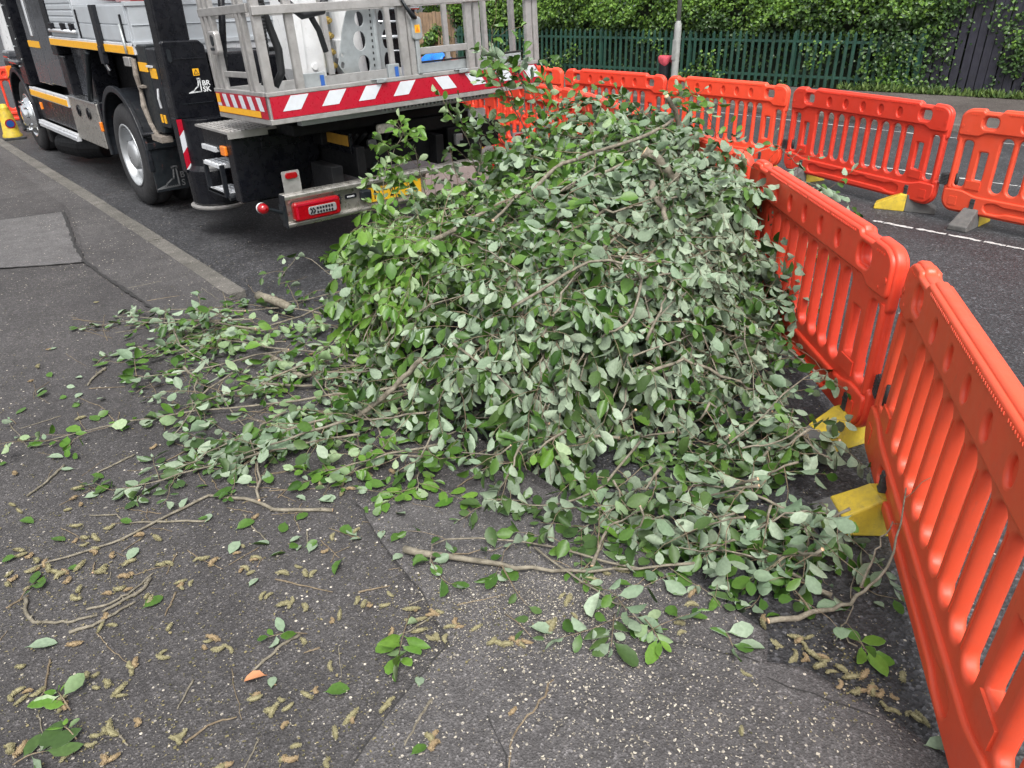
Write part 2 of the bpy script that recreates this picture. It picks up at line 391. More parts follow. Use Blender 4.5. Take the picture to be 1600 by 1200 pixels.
# ================================================================== SETTING
PZ = 0.06                                      # pavement height above the road
edge = [(2.35, 40.0), (2.16, 20.0), (2.06, 14.25), (2.02, 10.0), (1.97, 7.0), (1.94, 5.35), (1.90, 3.4), (1.86, 2.0), (1.83, 1.2), (1.81, 1.0),
        (1.795, .80), (1.74, .765), (1.685, .735), (1.72, .69), (1.755, .64), (1.762, .45), (1.764, .276), (1.76, .0), (1.70, -.6), (1.70, -3.0)]
def sheet(name, poly, z, mat, label_kind='structure', thick=None):
    b = MB(); n = len(poly)
    if thick is None: b.add([(x, y, z) for x, y in poly], [tuple(range(n))])
    else: b.prism(poly, lambda u, v, d: (u, v, d), z - thick, z)
    o = b.build(name, mat); o['kind'] = label_kind; return o
# road: one wide sheet that reaches the horizon
g = MB(); g.add([(-150, -150, 0), (150, -150, 0), (150, 150, 0), (-150, 150, 0)], [(0, 1, 2, 3)]); kind(g.build('road', M['road']), 'structure')
inner = [(x - .15, y) for x, y in edge[:6]]
poly = inner + edge[6:] + [(-40, -3), (-40, 40)]
sheet('pavement', poly, PZ, M['pave'], thick=.3)
# kerb stones along the carriageway
kb = MB()
def epos(y):
    for (x0, y0), (x1, y1) in zip(edge, edge[1:]):
        if y1 <= y <= y0: return x0 + (x1 - x0) * (y - y0) / (y1 - y0)
y = 5.2
while y < 32:
    L = .91; r = random.uniform(-.004, .004)
    a0, a1 = epos(y), epos(y + L - .02)
    kb.add([(a0 - .148, y, PZ + .004 + r), (a0, y, PZ + .002 + r), (a1, y + L - .02, PZ + .002 + r), (a1 - .148, y + L - .02, PZ + .004 + r),
            (a0 - .148, y, -.2), (a0 + .012, y, -.2), (a1 + .012, y + L - .02, -.2), (a1 - .148, y + L - .02, -.2)],
           [(0, 1, 2, 3), (1, 5, 6, 2), (0, 4, 5, 1), (3, 2, 6, 7), (4, 0, 3, 7)]); y += L
kind(kb.build('kerb', M['kerb'], bev=.012), 'structure')
# patched areas of the footway
sheet('pavement_strip', [(1.90, 14.2), (1.86, 9.0), (1.80, 5.6), (1.72, 4.6), (1.30, 5.0), (1.24, 6.7), (1.50, 8.0), (1.62, 8.8), (1.72, 14.2)], PZ + .004, M['pave_light'])
sheet('trench_patch', [(1.53, 8.72), (1.42, 8.0), (1.30, 7.3), (1.235, 6.74), (.90, 6.93), (.60, 7.15), (.2, 7.4), (.4, 9.1), (1.0, 8.83)], PZ + .008, M['pave_patch'])
sheet('broken_slab', [(1.163, 2.337), (1.50, 2.15), (1.80, 2.02), (1.81, 1.2), (1.79, 1.0), (1.775, .80), (1.665, .742), (1.735, .64), (1.745, .276), (1.74, -.2), (.2, -.4), (.40, 1.0), (.519, 1.308), (.72, 1.40), (.978, 1.473), (1.06, 1.75), (1.10, 2.05)], PZ + .006, M['slab'])
cr = MB()
def crack(pts, w, z):
    P = []
    for (a, b) in zip(pts, pts[1:]):
        n = max(2, int(math.hypot(b[0] - a[0], b[1] - a[1]) / .05))
        P += [(a[0] + (b[0] - a[0]) * i / n + random.uniform(-.008, .008), a[1] + (b[1] - a[1]) * i / n + random.uniform(-.008, .008)) for i in range(n)]
    P.append(pts[-1]); vs = []; fs = []
    for i, p in enumerate(P):
        q = P[min(i + 1, len(P) - 1)]; r = P[max(i - 1, 0)]; dx, dy = q[0] - r[0], q[1] - r[1]; l = math.hypot(dx, dy) + 1e-9
        ww = w * random.uniform(.35, 1.3) / 2
        vs += [(p[0] - dy / l * ww, p[1] + dx / l * ww, z), (p[0] + dy / l * ww, p[1] - dx / l * ww, z)]
    fs = [(2 * i, 2 * i + 1, 2 * i + 3, 2 * i + 2) for i in range(len(P) - 1)]
    cr.add(vs, fs)
crack([(1.55, 8.72), (1.43, 8.0), (1.31, 7.3), (1.24, 6.7), (1.27, 5.9), (1.30, 5.1), (1.38, 4.7)], .03, PZ + .012)
crack([(1.235, 6.74), (.90, 6.93), (.60, 7.15), (.2, 7.4)], .014, PZ + .012)
crack([(1.54, 8.74), (1.0, 8.85), (.4, 9.12)], .014, PZ + .012)
crack([(1.163, 2.34), (1.10, 2.05), (1.06, 1.75), (.978, 1.47), (.74, 1.40), (.519, 1.308)], .006, PZ + .0085)
crack([(1.665, .742), (1.55, .95), (1.45, 1.10), (1.42, 1.3)], .006, PZ + .0085)
crack([(1.62, .70), (1.69, .52), (1.735, .40)], .005, PZ + .0085)
crack([(.75, .92), (.86, 1.05), (.90, 1.18)], .004, PZ + .0085)
kind(cr.build('pavement_crack', M['crack']), 'structure')
# white lines on the road, worn into dashes
ln = MB()
def dashes(a, b, step, length, w, z=.004):
    a, b = np.array(a, float), np.array(b, float); L = np.linalg.norm(b - a); d = (b - a) / L; n = np.array([-d[1], d[0]]); s = 0
    while s < L:
        e = min(L, s + length * random.uniform(.7, 1.2)); k = 6; vs = []
        for i in range(k + 1):
            c = a + d * (s + (e - s) * i / k); ww = w / 2
            vs += [(*(c + n * ww * random.uniform(.35, 1.15)), z), (*(c - n * ww * random.uniform(.35, 1.15)), z)]
        ln.add(vs, [(2 * i, 2 * i + 1, 2 * i + 3, 2 * i + 2) for i in range(k)]); s = e + step * random.uniform(.5, 1.3)
dashes((7.07, -3.0), (7.06, 2.9), .02, .22, .062)
dashes((9.5, -2.0), (9.40, 4.2), .03, .35, .062)
dashes((9.3, 6.5), (9.0, 14.0), .03, .35, .062)
dashes((12.02, -3), (12.0, 20), .04, .8, .05)
kind(ln.build('road_marking', M['white_line']), 'structure')
# far footway, kerb and verge
def fk(y): return 12.42 - .03 * (y - 6)
b = MB(); y = -6.0
while y < 38:
    b.add([(fk(y) - .02, y, 0), (fk(y) - .004, y, .104), (fk(y) + .13, y, .106), (fk(y) - .02, y + .9, 0), (fk(y + .9) - .004, y + .9, .104), (fk(y + .9) + .13, y + .9, .106)],
          [(0, 1, 4, 3), (1, 2, 5, 4), (0, 2, 1), (3, 4, 5)]); y += .91
kind(b.build('far_kerb', M['kerb']), 'structure')
FB = np.array([16.3, 6.6]); FD = np.array([-.14, .99]); FD = FD / np.linalg.norm(FD); FNn = np.array([FD[1], -FD[0]])
def fx(s, off=0.0): return FB + FD * s + FNn * off
def P2(p): return (float(p[0]), float(p[1]))
sheet('far_pavement', [(fk(-8), -8.0), (fk(40), 40.0), P2(fx(34, -.5)), P2(fx(-15, -.5))], .10, M['far_pave'], thick=.3)
vb = MB(); A = [fx(-15, -.502), fx(34, -.502), fx(34, .0), fx(-15, .0), fx(34, 5.0), fx(-15, 5.0)]
vb.add([(*A[0], .10), (*A[1], .10), (*A[2], .012), (*A[3], .012), (*A[4], .012), (*A[5], .012)], [(0, 1, 2, 3), (3, 2, 4, 5)])
kind(vb.build('verge', M['soil']), 'structure')
def grass_blades(n, srange, orange, h0, h1):
    s = rng.uniform(*srange, n); o = orange[0] + (orange[1] - orange[0]) * rng.uniform(0, 1, n) ** .8
    cl = .5 + .5 * np.sin(s * 5.3) * np.sin(s * 2.1 + 1); keep = rng.uniform(0, 1, n) < .25 + .75 * cl; s, o = s[keep], o[keep]; n = len(s)
    P = np.stack([FB[0] + FD[0] * s + FNn[0] * o, FB[1] + FD[1] * s + FNn[1] * o, np.clip(-o * .18, .01, .1)], 1)
    D = nrm(np.stack([rng.normal(0, .45, n), rng.normal(0, .45, n), np.ones(n)], 1)); Nn = nrm(np.cross(D, rng.normal(0, 1, (n, 3))))
    L = rng.uniform(h0, h1, n); W = rng.uniform(.012, .05, n) * 1.0
    return leaf_arrays(P, D, Nn, L, W, .2, .35)
V, T, mi = grass_blades(5200, (-6, 1.2), (-.62, .1), .05, .20)
o = bpy.data.objects.new('verge_grass', tri_mesh('verge_grass', V, T, mi * 0, [M['grass']])); COL.objects.link(o)
kind(o, 'stuff'); tag(o, 'low strip of grass and weeds along the foot of the dark fence', 'grass')

# ------------------------------------------------------------------ palisade fence
t = thing('palisade_fence', 'dark green steel palisade fence with pointed pales overgrown with ivy', 'fence', loc=(*fx(6), .0))
org = np.array([*fx(6), .0])
def loc3(s, off, z): p = fx(s, off); return (p[0] - org[0], p[1] - org[1], z)
pb = MB(); s = -.1
while s < 12.4:
    h = 1.14 + random.uniform(-.012, .012); tl = random.uniform(-.012, .012)
    prof = [(-.034, .03), (-.034, h - .07), (-.012, h - .02), (0, h), (.012, h - .02), (.034, h - .07), (.034, .03)]
    c = []
    for u, z in prof: c.append((u, z))
    pb.prism(c, lambda u, z, d, s=s, tl=tl: loc3(s + u + tl * z, -d + (.012 if abs(u) < .02 else 0), z), 0, .006)
    pb.prism([(-.010, .03), (-.010, h - .05), (.010, h - .05), (.010, .03)], lambda u, z, d, s=s, tl=tl: loc3(s + u + tl * z, -d, z), .006, .018)
    s += .155
pb.build('pale_panel', M['palisade'], t)
for z in (.26, .94):
    r = MB(); r.prism([(0, z - .025), (0, z + .025), (.006, z + .025), (.006, z - .025)], lambda u, zz, d: loc3(d, .004 + u, zz), -.15, 12.4)
    r.prism([(0.006, z + .019), (.006, z + .025), (.05, z + .025), (.05, z + .019)], lambda u, zz, d: loc3(d, .004 + u, zz), -.15, 12.4); r.build('rail', M['palisade'], t)
for s in np.arange(-.12, 12.5, 2.48):
    r = MB(); p = loc3(s, .075, 0); r.box((p[0], p[1], .58), (.06, .06, 1.16), rot=Matrix.Rotation(math.atan2(FD[1], FD[0]), 3, 'Z')); r.build('post', M['palisade'], t)
# dark timber fence
t = thing('timber_fence', 'tall blue-black stained board fence with narrow gaps, ivy creeping over it', 'fence', loc=(*fx(-3, .22), .0))
org = np.array([*fx(-3), .0])
pb = MB(); s = -.08
while s > -6.5:
    wd = random.uniform(.125, .15); dz = random.uniform(-.03, .03); off = .2 + random.uniform(-.006, .006); tl = random.uniform(-.01, .01)
    pb.prism([(-wd / 2, .02), (-wd / 2, 2.25 + dz), (wd / 2, 2.25 + dz), (wd / 2, .02)], lambda u, z, d, s=s, tl=tl, off=off: loc3(s + u + tl * z, off + d - .22, z), 0, .02)
    s -= wd + random.uniform(.012, .035)
pb.build('board_panel', M['dark_wood'], t, bev=.003)
for z in (.45, 1.15, 1.9):
    r = MB(); r.prism([(0, z - .045), (0, z + .045), (.04, z + .045), (.04, z - .045)], lambda u, zz, d: loc3(d, .03 + u, zz), -6.5, 0); r.build('rail', M['dark_wood'], t)
for s in (-.1, -2.4, -4.7):
    r = MB(); p = loc3(s, .14, 0); r.box((p[0], p[1], 1.1), (.1, .1, 2.2), rot=Matrix.Rotation(math.atan2(FD[1], FD[0]), 3, 'Z')); r.build('post', M['dark_wood'], t)
# brown board fence further along
t = thing('board_fence', 'weathered brown close-board fence beyond the end of the green palisade', 'fence', loc=(*fx(16), .1))
org = np.array([*fx(16), .1])
pb = MB(); s = 12.6
while s < 20:
    wd = random.uniform(.11, .135); h = 1.42 + random.uniform(-.03, .03)
    pb.prism([(-wd / 2, .02), (-wd / 2, h), (wd / 2, h), (wd / 2, .02)], lambda u, z, d, s=s: loc3(s + u, .1 + d, z), 0, .018); s += wd + random.uniform(.015, .05)
pb.build('board_panel', M['brown_wood'], t)
pk = MB(); s = 12.6
while s < 20:
    h = .78 + random.uniform(-.02, .02)
    pk.prism([(-.025, .02), (-.025, h), (0, h + .05), (.025, h), (.025, .02)], lambda u, z, d, s=s: loc3(s + u, -.25 + d, z), 0, .018); s += .13
pk.build('picket_panel', M['brown_wood'], t)
r = MB(); r.prism([(0, .5), (0, .58), (.03, .58), (.03, .5)], lambda u, z, d: loc3(d, -.23 + u, z), 12.6, 20); r.build('rail', M['brown_wood'], t)

# ------------------------------------------------------------------ ivy
def ivy_leaves(pos, nor, size, lay=.55):
    n = len(pos); nn = nrm(nor + rng.normal(0, lay, (n, 3)) + np.array([0, 0, .35]))
    d = nrm(np.cross(nn, rng.normal(0, 1, (n, 3)))); d[:, 2] -= .55; d = nrm(d - nn * (d * nn).sum(1)[:, None])
    s_ = np.cross(nn, d); L = size * rng.uniform(.6, 1.25, n)
    def q(u, v, w=0): return pos + d * (u * L)[:, None] + s_ * (v * L)[:, None] + nn * (w * L)[:, None]
    A = np.stack([q(0, 0), q(.12, -.42, .1), q(.55, -.36, .06), q(1, 0, -.12), q(.55, .36, .06), q(.12, .42, .1), q(.45, 0, 0)], 1)
    tri = np.array([(6, 0, 1), (6, 1, 2), (6, 2, 3), (6, 3, 4), (6, 4, 5), (6, 5, 0)])
    T = (np.arange(n) * 7)[:, None, None] + tri[None]
    return A.reshape(-1, 3), T.reshape(-1, 3)
def lump(s, z, ph=0.0):
    return (np.sin(s * 2.3 + ph) * np.sin(z * 3.1 + s * .7 + ph) + .6 * np.sin(s * 5.1 + 1.3 * z + ph) * np.sin(z * 6.3 + ph) + .35 * np.sin(s * 11.7 + ph) * np.sin(z * 12.9 - s)) / 1.6
HF = (-FNn[0], -FNn[1], 0.0)                      # towards the road
def world(s, off, z): return np.stack([FB[0] + FD[0] * s + FNn[0] * off, FB[1] + FD[1] * s + FNn[1] * off, z], 1)
def front(s, z):                                  # distance of the ivy surface behind the pales (negative = over them)
    up = np.clip((z - 1.0) / .35, 0, 1)
    return .10 + .10 * lump(s, z) - up * (.16 + .12 * lump(s, z, 2.0)) + .10 * (1 - up) * np.clip(np.sin(s * .9 + .5), 0, 1)
hedge = thing('ivy_hedge', 'thick wall of ivy growing behind and over the green palisade, yellow-green along its top', 'hedge', loc=(*fx(6, .4), .1))
hp = np.array([*fx(6, .4), .1])
cb = MB(); ns, nz = 130, 14  # added dark wall: blocks see-through, stands in for the hedge's shaded depth
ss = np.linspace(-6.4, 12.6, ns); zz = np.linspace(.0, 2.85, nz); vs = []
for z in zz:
    o_ = np.where(ss < -.1, .55, front(ss, np.full(ns, z)) + .22)  # added backing runs on behind the board fence so its gaps look dark
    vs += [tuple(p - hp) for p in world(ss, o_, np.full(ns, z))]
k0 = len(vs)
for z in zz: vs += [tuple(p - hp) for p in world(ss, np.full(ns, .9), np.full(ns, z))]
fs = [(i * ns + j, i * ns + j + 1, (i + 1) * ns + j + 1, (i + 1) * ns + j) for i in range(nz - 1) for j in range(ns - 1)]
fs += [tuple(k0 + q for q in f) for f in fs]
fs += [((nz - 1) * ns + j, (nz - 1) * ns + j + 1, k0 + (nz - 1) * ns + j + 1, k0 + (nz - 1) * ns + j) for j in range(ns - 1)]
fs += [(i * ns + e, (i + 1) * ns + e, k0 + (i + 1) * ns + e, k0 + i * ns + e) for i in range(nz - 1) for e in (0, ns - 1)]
cb.add(vs, fs); cb.build('shade_core', M['ivy_core'], hedge)
def make_ivy(n, s0, s1, z0, z1, fn, size, thr=None, ph=0.0, light=None, lift=.0):
    s = rng.uniform(s0, s1, n); z = rng.uniform(z0, z1, n)
    if thr is not None:
        k = thr(s, z); keep = rng.uniform(0, 1, n) < k; s, z = s[keep], z[keep]
    n = len(s); off = fn(s, z) + rng.uniform(-.02, .16, n) ** 1.0 - lift
    P = world(s, off, z)
    V, T = ivy_leaves(P, np.tile(HF, (n, 1)), size)
    lf = light(s, z) if light is not None else np.full(n, .2)
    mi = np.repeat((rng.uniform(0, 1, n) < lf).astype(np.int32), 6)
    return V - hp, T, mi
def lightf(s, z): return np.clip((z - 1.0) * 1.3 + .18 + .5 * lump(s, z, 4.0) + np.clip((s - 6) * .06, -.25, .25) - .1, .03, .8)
def addleaf(name, parent, *args, **kw):
    V, T, mi = make_ivy(*args, **kw); o = bpy.data.objects.new(name, tri_mesh(name, V, T, mi, [M['ivy_dark'], M['ivy_light']], False)); COL.objects.link(o); o.parent = parent; return o
def upper(s, z): return np.clip(.55 + .45 * np.clip((z - .95) * 4, -1, 1), 0, 1) * np.clip(.92 + 1.1 * lump(s * 1.7, z * 1.5, 9.0), .12, 1)
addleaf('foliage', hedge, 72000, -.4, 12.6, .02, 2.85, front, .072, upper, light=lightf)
def tufts(s, z): return np.clip((lump(s, z, 7.0) - .28) * 3.2, 0, .7) * np.clip(1.3 - z * 1.1, 0, 1) * (s < 11.9) + np.clip(1.2 - np.abs(s - .35) * 1.6, 0, 1) * .9
addleaf('loose_shoot', hedge, 14000, -.35, 12.4, .02, 1.25, lambda s, z: np.full(len(s), -.12), .066, tufts, light=lambda s, z: .25 + .3 * lump(s, z, 1.0))
climb = thing('climbing_ivy', 'patchy ivy climbing the dark board fence at its right-hand end', 'ivy', loc=(*fx(6, .4), .1))
def patch(s, z):
    a = np.exp(-((s + .42) / .30) ** 2) * np.clip(1.3 - abs(z - 1.1) * .35, 0, 1)
    b = np.exp(-((s + 1.55 + .22 * np.sin(z * 2.2)) / (.22 + .12 * z)) ** 2)
    c = np.exp(-((s + 2.15) / .25) ** 2) * (z < .8) + np.clip(z - 1.75, 0, 1) * .9 * (s < -1.0)
    return np.clip(np.maximum(np.maximum(a, b), c) * (.45 + .8 * lump(s, z, 3.0)) + a * .25, 0, 1)
addleaf('foliage', climb, 15000, -4.5, 0, .02, 2.3, lambda s, z: .10 - .09 * lump(s, z, 3.0), .062, patch, light=lambda s, z: .15 + .2 * lump(s, z, 5.0))
# trees beyond the brown fence
def bush(name, label, x, y, z0, h, rad, n, light):
    t = thing(name, label, 'tree', loc=(x, y, .1)); b = MB()
    b.tube([(0, 0, 0), (.05, .02, h * .35), (-.05, 0, h * .6)], [.11, .09, .06], 8)
    for i in range(7):
        a = i * 2.4; b.tube([(0, 0, h * (.3 + .03 * i)), (rad * .4 * math.cos(a), rad * .4 * math.sin(a), h * .6), (rad * .75 * math.cos(a), rad * .75 * math.sin(a), h * .8)], [.05, .03, .012], 6)
    b.build('trunk', M['bark'], t)
    cc = rng.normal(0, 1, (34, 3)); cc = nrm(cc) * (rng.uniform(.3, 1, (34, 1)) ** .5) * np.array([rad, rad, (h - z0) / 2]) + np.array([0, 0, (h + z0) / 2])
    idx = rng.integers(0, 34, n); dd = nrm(rng.normal(0, 1, (n, 3))); P = cc[idx] + dd * rng.uniform(.1, .5, (n, 1)) * rad * .62
    V, T = ivy_leaves(P, dd, .12, .5); mi = np.repeat((rng.uniform(0, 1, n) < light).astype(np.int32), 6)
    o = bpy.data.objects.new('crown', tri_mesh('crown', V, T, mi, [M['ivy_dark'], M['ivy_light']], False)); COL.objects.link(o); o.parent = t
bush('broadleaf_tree', 'leafy green tree rising behind the brown board fence', *fx(14.2, 1.6), 1.0, 5.2, 1.7, 5200, .45)
bush('garden_shrub', 'dense shrub at the foot of the brown board fence', *fx(13.1, -.15), .05, 1.0, .5, 1500, .5)
bush('garden_tree', 'tall dark tree standing farthest off beyond the brown fence', *fx(19.5, 2.5), 1.0, 6.5, 2.2, 5200, .3)

# ------------------------------------------------------------------ lamp post, bollard
t = thing('street_lamp', 'pale weathered steel lamp column with thicker base standing by the green fence', 'lamp post', loc=(14.45, 10.88, .1))
b = MB(); b.lathe([(.078, 0), (.078, 1.05), (.074, 1.20), (.046, 1.27)], (0, 0, 0), 'z', 20); b.build('base_sleeve', M['pole'], t, smooth=True)
b = MB(); b.tube([(0, 0, 1.26), (0, 0, 5.2), (-.1, 0, 5.45), (-.5, 0, 5.6)], [.048, .036, .034, .032], 14); b.build('pole', M['pole'], t, smooth=True)
b = MB(); b.box((-.72, 0, 5.6), (.5, .18, .1)); b.box((-.74, 0, 5.545), (.36, .13, .02)); b.build('lamp_head', M['galv'], t, bev=.02)
b = MB(); b.box((-.082, 0, .7), (.012, .1, .4)); b.build('access_door', M['pole'], t, bev=.004)
t = thing('bollard', 'short black bollard topped with crumpled red cloth beside the lamp column', 'bollard', loc=(14.5, 11.2, .1))
b = MB(); b.lathe([(.0, 0), (.145, 0), (.145, .05), (.13, .06), (.13, .44), (.12, .46), (0, .46)], (0, 0, 0), 'z', 20); b.build('post', M['black_plastic'], t)
b = MB(); n = 22; vs = []
for i, (r, h) in enumerate([(.136, .40), (.15, .44), (.152, .50), (.148, .535), (.125, .56), (.01, .565)]):
    for j in range(n):
        a = 2 * math.pi * j / n; q = 1 + .10 * math.sin(5 * a + i) + .06 * math.sin(11 * a + 2 * i)
        vs.append((r * q * math.cos(a), r * q * math.sin(a), h + (.04 * math.sin(3 * a) if i < 2 else .012 * math.sin(7 * a))))
b.add(vs, [(i * n + j, i * n + (j + 1) % n, (i + 1) * n + (j + 1) % n, (i + 1) * n + j) for i in range(5) for j in range(n)]); b.build('cloth', M['cloth_red'], t, smooth=True)

# ================================================================== BARRIERS
def round_path(pts, r=.03, n=4):
    out = []; k = len(pts)
    for i in range(k):
        p = np.array(pts[i][:2]); a = np.array(pts[i - 1][:2]); c = np.array(pts[(i + 1) % k][:2]); rr = pts[i][2] if len(pts[i]) > 2 else r
        u = a - p; v = c - p; lu, lv = np.linalg.norm(u), np.linalg.norm(v); q = min(rr, lu * .48, lv * .48)
        p0, p1 = p + u / lu * q, p + v / lv * q
        for j in range(n + 1):
            s_ = j / n; out.append(tuple((1 - s_) ** 2 * p0 + 2 * s_ * (1 - s_) * p + s_ ** 2 * p1))
    return out
def mir(h): return [(2 - u, z) for u, z in h][::-1]
half = [(1.0, 1.0), (.36, 1.0, .012), (.345, .975, .012), (.215, .975, .012), (.20, .995, .012), (.075, .99, .06), (.012, .94, .05), (.012, .72, .02), (.030, .70, .01), (.030, .335, .01), (.004, .325, .02), (.004, .17, .06), (.07, .10, .05), (1.0, .10)]
full = half[1:-1] + [(2 - p[0], *p[1:]) for p in half[1:-1]][::-1]
outline = round_path(full)[::-1]
slots = [rrect(.375 + .141 * i, .315, .378 + .141 * i + .098, .775, .047, 6) for i in range(9)]
ends = [rrect(.082, .325, .172, .725, .035)]; ends.append(mir(ends[0]))
rects = [rrect(.238, .40, .312, .64, .008, 2)]; rects.append(mir(rects[0]))
hand = [rrect(.217, .845, .333, .928, .03)]; hand.append(mir(hand[0]))
core = curve_mesh(outline, slots + ends + rects + hand, .024, .014, 3)
# raised top band with dimples
tb_half = [(.36, 1.0 - .012, .012), (.34, .965, .01), (.215, .965, .01), (.20, .982, .01), (.085, .978, .05), (.024, .935, .05), (.024, .765, .03), (.20, .765, .02), (.255, .80, .03)]
tb = tb_half + [(2 - p[0], *p[1:]) for p in tb_half][::-1]
bh = [rrect(.207, .835, .343, .936, .038)]; bh.append(mir(bh[0]))
dim = [ell(.56 + .22 * i, .882, .030, .042) for i in range(5)]
top = curve_mesh(round_path(tb)[::-1], bh + dim, .041, .012, 2)
# raised bottom band with a long trough and round pockets
bb = [(.02, .30, .03), (.02, .18, .05), (.08, .115, .04), (1.92, .115, .04), (1.98, .18, .05), (1.98, .30, .03), (1.82, .30, .02), (1.70, .265, .05), (.30, .265, .05), (.18, .30, .02)]
tr1 = [(.40, .17), (.43, .145, .03), (.52, .145, .02), (.60, .165), (1.40, .165), (1.48, .145, .02), (1.57, .145, .03), (1.60, .17), (1.60, .215, .03), (1.52, .235, .03), (1.44, .212), (1.22, .212), (1.18, .232, .02), (1.12, .232, .02), (1.08, .212), (.92, .212), (.88, .232, .02), (.82, .232, .02), (.78, .212), (.56, .212), (.48, .235, .03), (.40, .215, .03)]
low = curve_mesh(round_path(bb), [round_path(tr1, .012)], .040, .011, 2)
# outer post bar and small moulded rims
def barrier_mesh(name, mat):
    b = MB(); b.add(*core); b.add(*top); b.add(*low)
    for e in (0, 1):
        X = (lambda u: u) if e == 0 else (lambda u: 2 - u)
        for sy in (-1, 1):
            b.cyl((X(.05), sy * .012, .31), (X(.05), sy * .012, .74), .022, 10)
            b.box((X(.255), sy * .026, .355), (.13, .012, .07)); b.box((X(.12), sy * .042, .20), (.07, .004, .075))
            b.cyl((X(.05), sy * .038, .845), (X(.05), sy * .044, .845), .014, 12); b.cyl((X(.10), sy * .038, .80), (X(.10), sy * .043, .80), .008, 8)
    for sy in (-1, 1):
        for i in range(64):
            u = .40 + 1.2 * i / 63
            if i % 16 in (15,): continue
            b.box((u, sy * .0405, .966), (.010, .007, .011), rot=Matrix.Rotation(.5, 3, 'Y'))
        for u0 in (.10, 1.83):
            for i in range(4): b.box((u0 + .022 * i, sy * .0405, .945), (.009, .006, .010))
        b.box((1.0, sy * .025, .792), (1.34, .006, .006))
        for i in range(8): b.box((.4945 + .141 * i, sy * .0245, .545), (.010, .004, .40))
    return b.mesh(name, mat, smooth=False)
mesh_red = barrier_mesh('panel', M['red']); mesh_orange = barrier_mesh('panel', M['orange'])
for me in (mesh_red, mesh_orange):
    me.polygons.foreach_set('use_smooth', [True] * len(me.polygons))
    me.set_sharp_from_angle(angle=math.radians(38))
def foot_parts(parent, u, rot, split=0.0, inv=False):
    R = Matrix.Rotation(rot, 3, 'Z')
    prof = [(-.27, 0), (-.27, .045), (-.10, .135), (-.06, .16), (.06, .16), (.10, .135), (.27, .045), (.27, 0)]
    b = MB()
    top_z = np.interp(split, [p[0] for p in prof[1:-1]], [p[1] for p in prof[1:-1]])
    for mi in (0, 1):
        P = ([(split, float(top_z))] + [p for p in prof if p[0] > split] + [(split, 0)]) if mi else ([(split, 0)] + [p for p in prof if p[0] < split] + [(split, float(top_z))])
        k = len(P); vs = []
        for dd in (-1, 1):
            for a, z in P: vs.append((a, dd * (.085 - z * .15), z))
        b.add(vs, [tuple(range(k))[::-1], tuple(range(k, 2 * k))] + [(i, (i + 1) % k, k + (i + 1) % k, k + i) for i in range(k)], 1 - mi if inv else mi)
    b.xf(lambda p: R @ Vector(p) + Vector((u, 0, 0)))
    b.build('foot', [M['yellow'], M['foot_grey']], parent, bev=.008)
    c = MB(); c.box((u, 0, .17), (.040, .098, .15)); c.box((u, 0, .215), (.044, .104, .012)); c.box((u, 0, .165), (.044, .104, .008)); c.build('clip', M['rubber'], parent, bev=.005)
def barrier(p0, p1, label, mat='red', feet=((.30, 1.57), (1.70, 1.57)), dz=0.0, con=True, sc=None, lean=0.0):
    p0, p1 = np.array(p0, float), np.array(p1, float); d = p1 - p0; L = np.linalg.norm(d)
    t = thing('traffic_barrier', label, 'barrier', 'red plastic barriers round the works', (p0[0], p0[1], dz), math.atan2(d[1], d[0]))
    o = bpy.data.objects.new('panel', mesh_red if mat == 'red' else mesh_orange); COL.objects.link(o); o.parent = t
    if sc: t.scale = (sc, 1, 1)
    t.rotation_euler[0] = lean
    for u, r, *kw in feet: foot_parts(t, u, r, *kw)
    if con:
        c = MB()
        for i in range(7): c.box((2.008, 0, .33 + .013 * i), (.075, .072, .008))
        c.box((2.008, 0, .37), (.062, .06, .1)); c.build('connector', M['rubber'], t, bev=.003)
        c = MB(); c.cyl((1.905, 0, .335), (1.905, 0, .43), .016, 10); c.build('hinge_pin', M['rubber'], t, smooth=True)
    return t
HP = math.pi / 2
barrier((1.45, .015), (3.12, 1.095), 'sun-faded orange barrier closest to the camera, cut off by the frame edge', 'orange', feet=((1.50, -HP + .25, -.20, True),), lean=.03)
barrier((3.135, 1.125), (4.44, 2.64), 'bright red barrier pressed by the right side of the leaf heap', 'red', feet=((.16, -HP + .4, -.19, True),))
barrier((4.46, 2.68), (5.44, 4.40), 'red barrier mostly buried behind the right shoulder of the leaf heap', feet=((1.7, -HP),))
barrier((5.45, 4.42), (6.42, 6.14), 'red barrier whose top slopes down into the crest of the leaf heap', feet=((.3, -HP), (1.7, -HP)))
barrier((6.45, 6.20), (6.66, 8.18), 'red barrier seen through the sprig of leaves beside the truck basket', feet=((.3, HP), (1.7, HP)))
barrier((6.68, 8.22), (6.74, 10.2), 'red barrier behind the raised work basket, at the truck rear', feet=((.3, HP), (1.7, HP)))
barrier((7.25, .55), (7.545, 2.53), 'faded orange barrier of the far row, cut off by the right frame edge', 'orange', feet=((.30, HP), (1.70, HP + .12)))
barrier((7.56, 2.585), (8.16, 4.49), 'red far-row barrier with a yellow and black foot turned lengthwise', feet=((.30, -2.52), (1.70, HP)))
barrier((8.17, 4.54), (8.27, 6.30), 'red barrier of the far row right of the lamp column', feet=((.3, HP), (1.7, HP)), sc=.89)
barrier((8.27, 6.33), (8.22, 8.09), 'red barrier of the far row left of the lamp column', feet=((.3, HP), (1.7, HP)), sc=.89)
barrier((8.21, 8.14), (8.25, 10.1), 'red barrier of the far row half hidden by the basket corner', feet=((.3, HP), (1.7, HP)))
barrier((8.26, 10.15), (8.35, 12.1), 'red barrier of the far row under the blue sheet', feet=((.3, HP), (1.7, HP)))
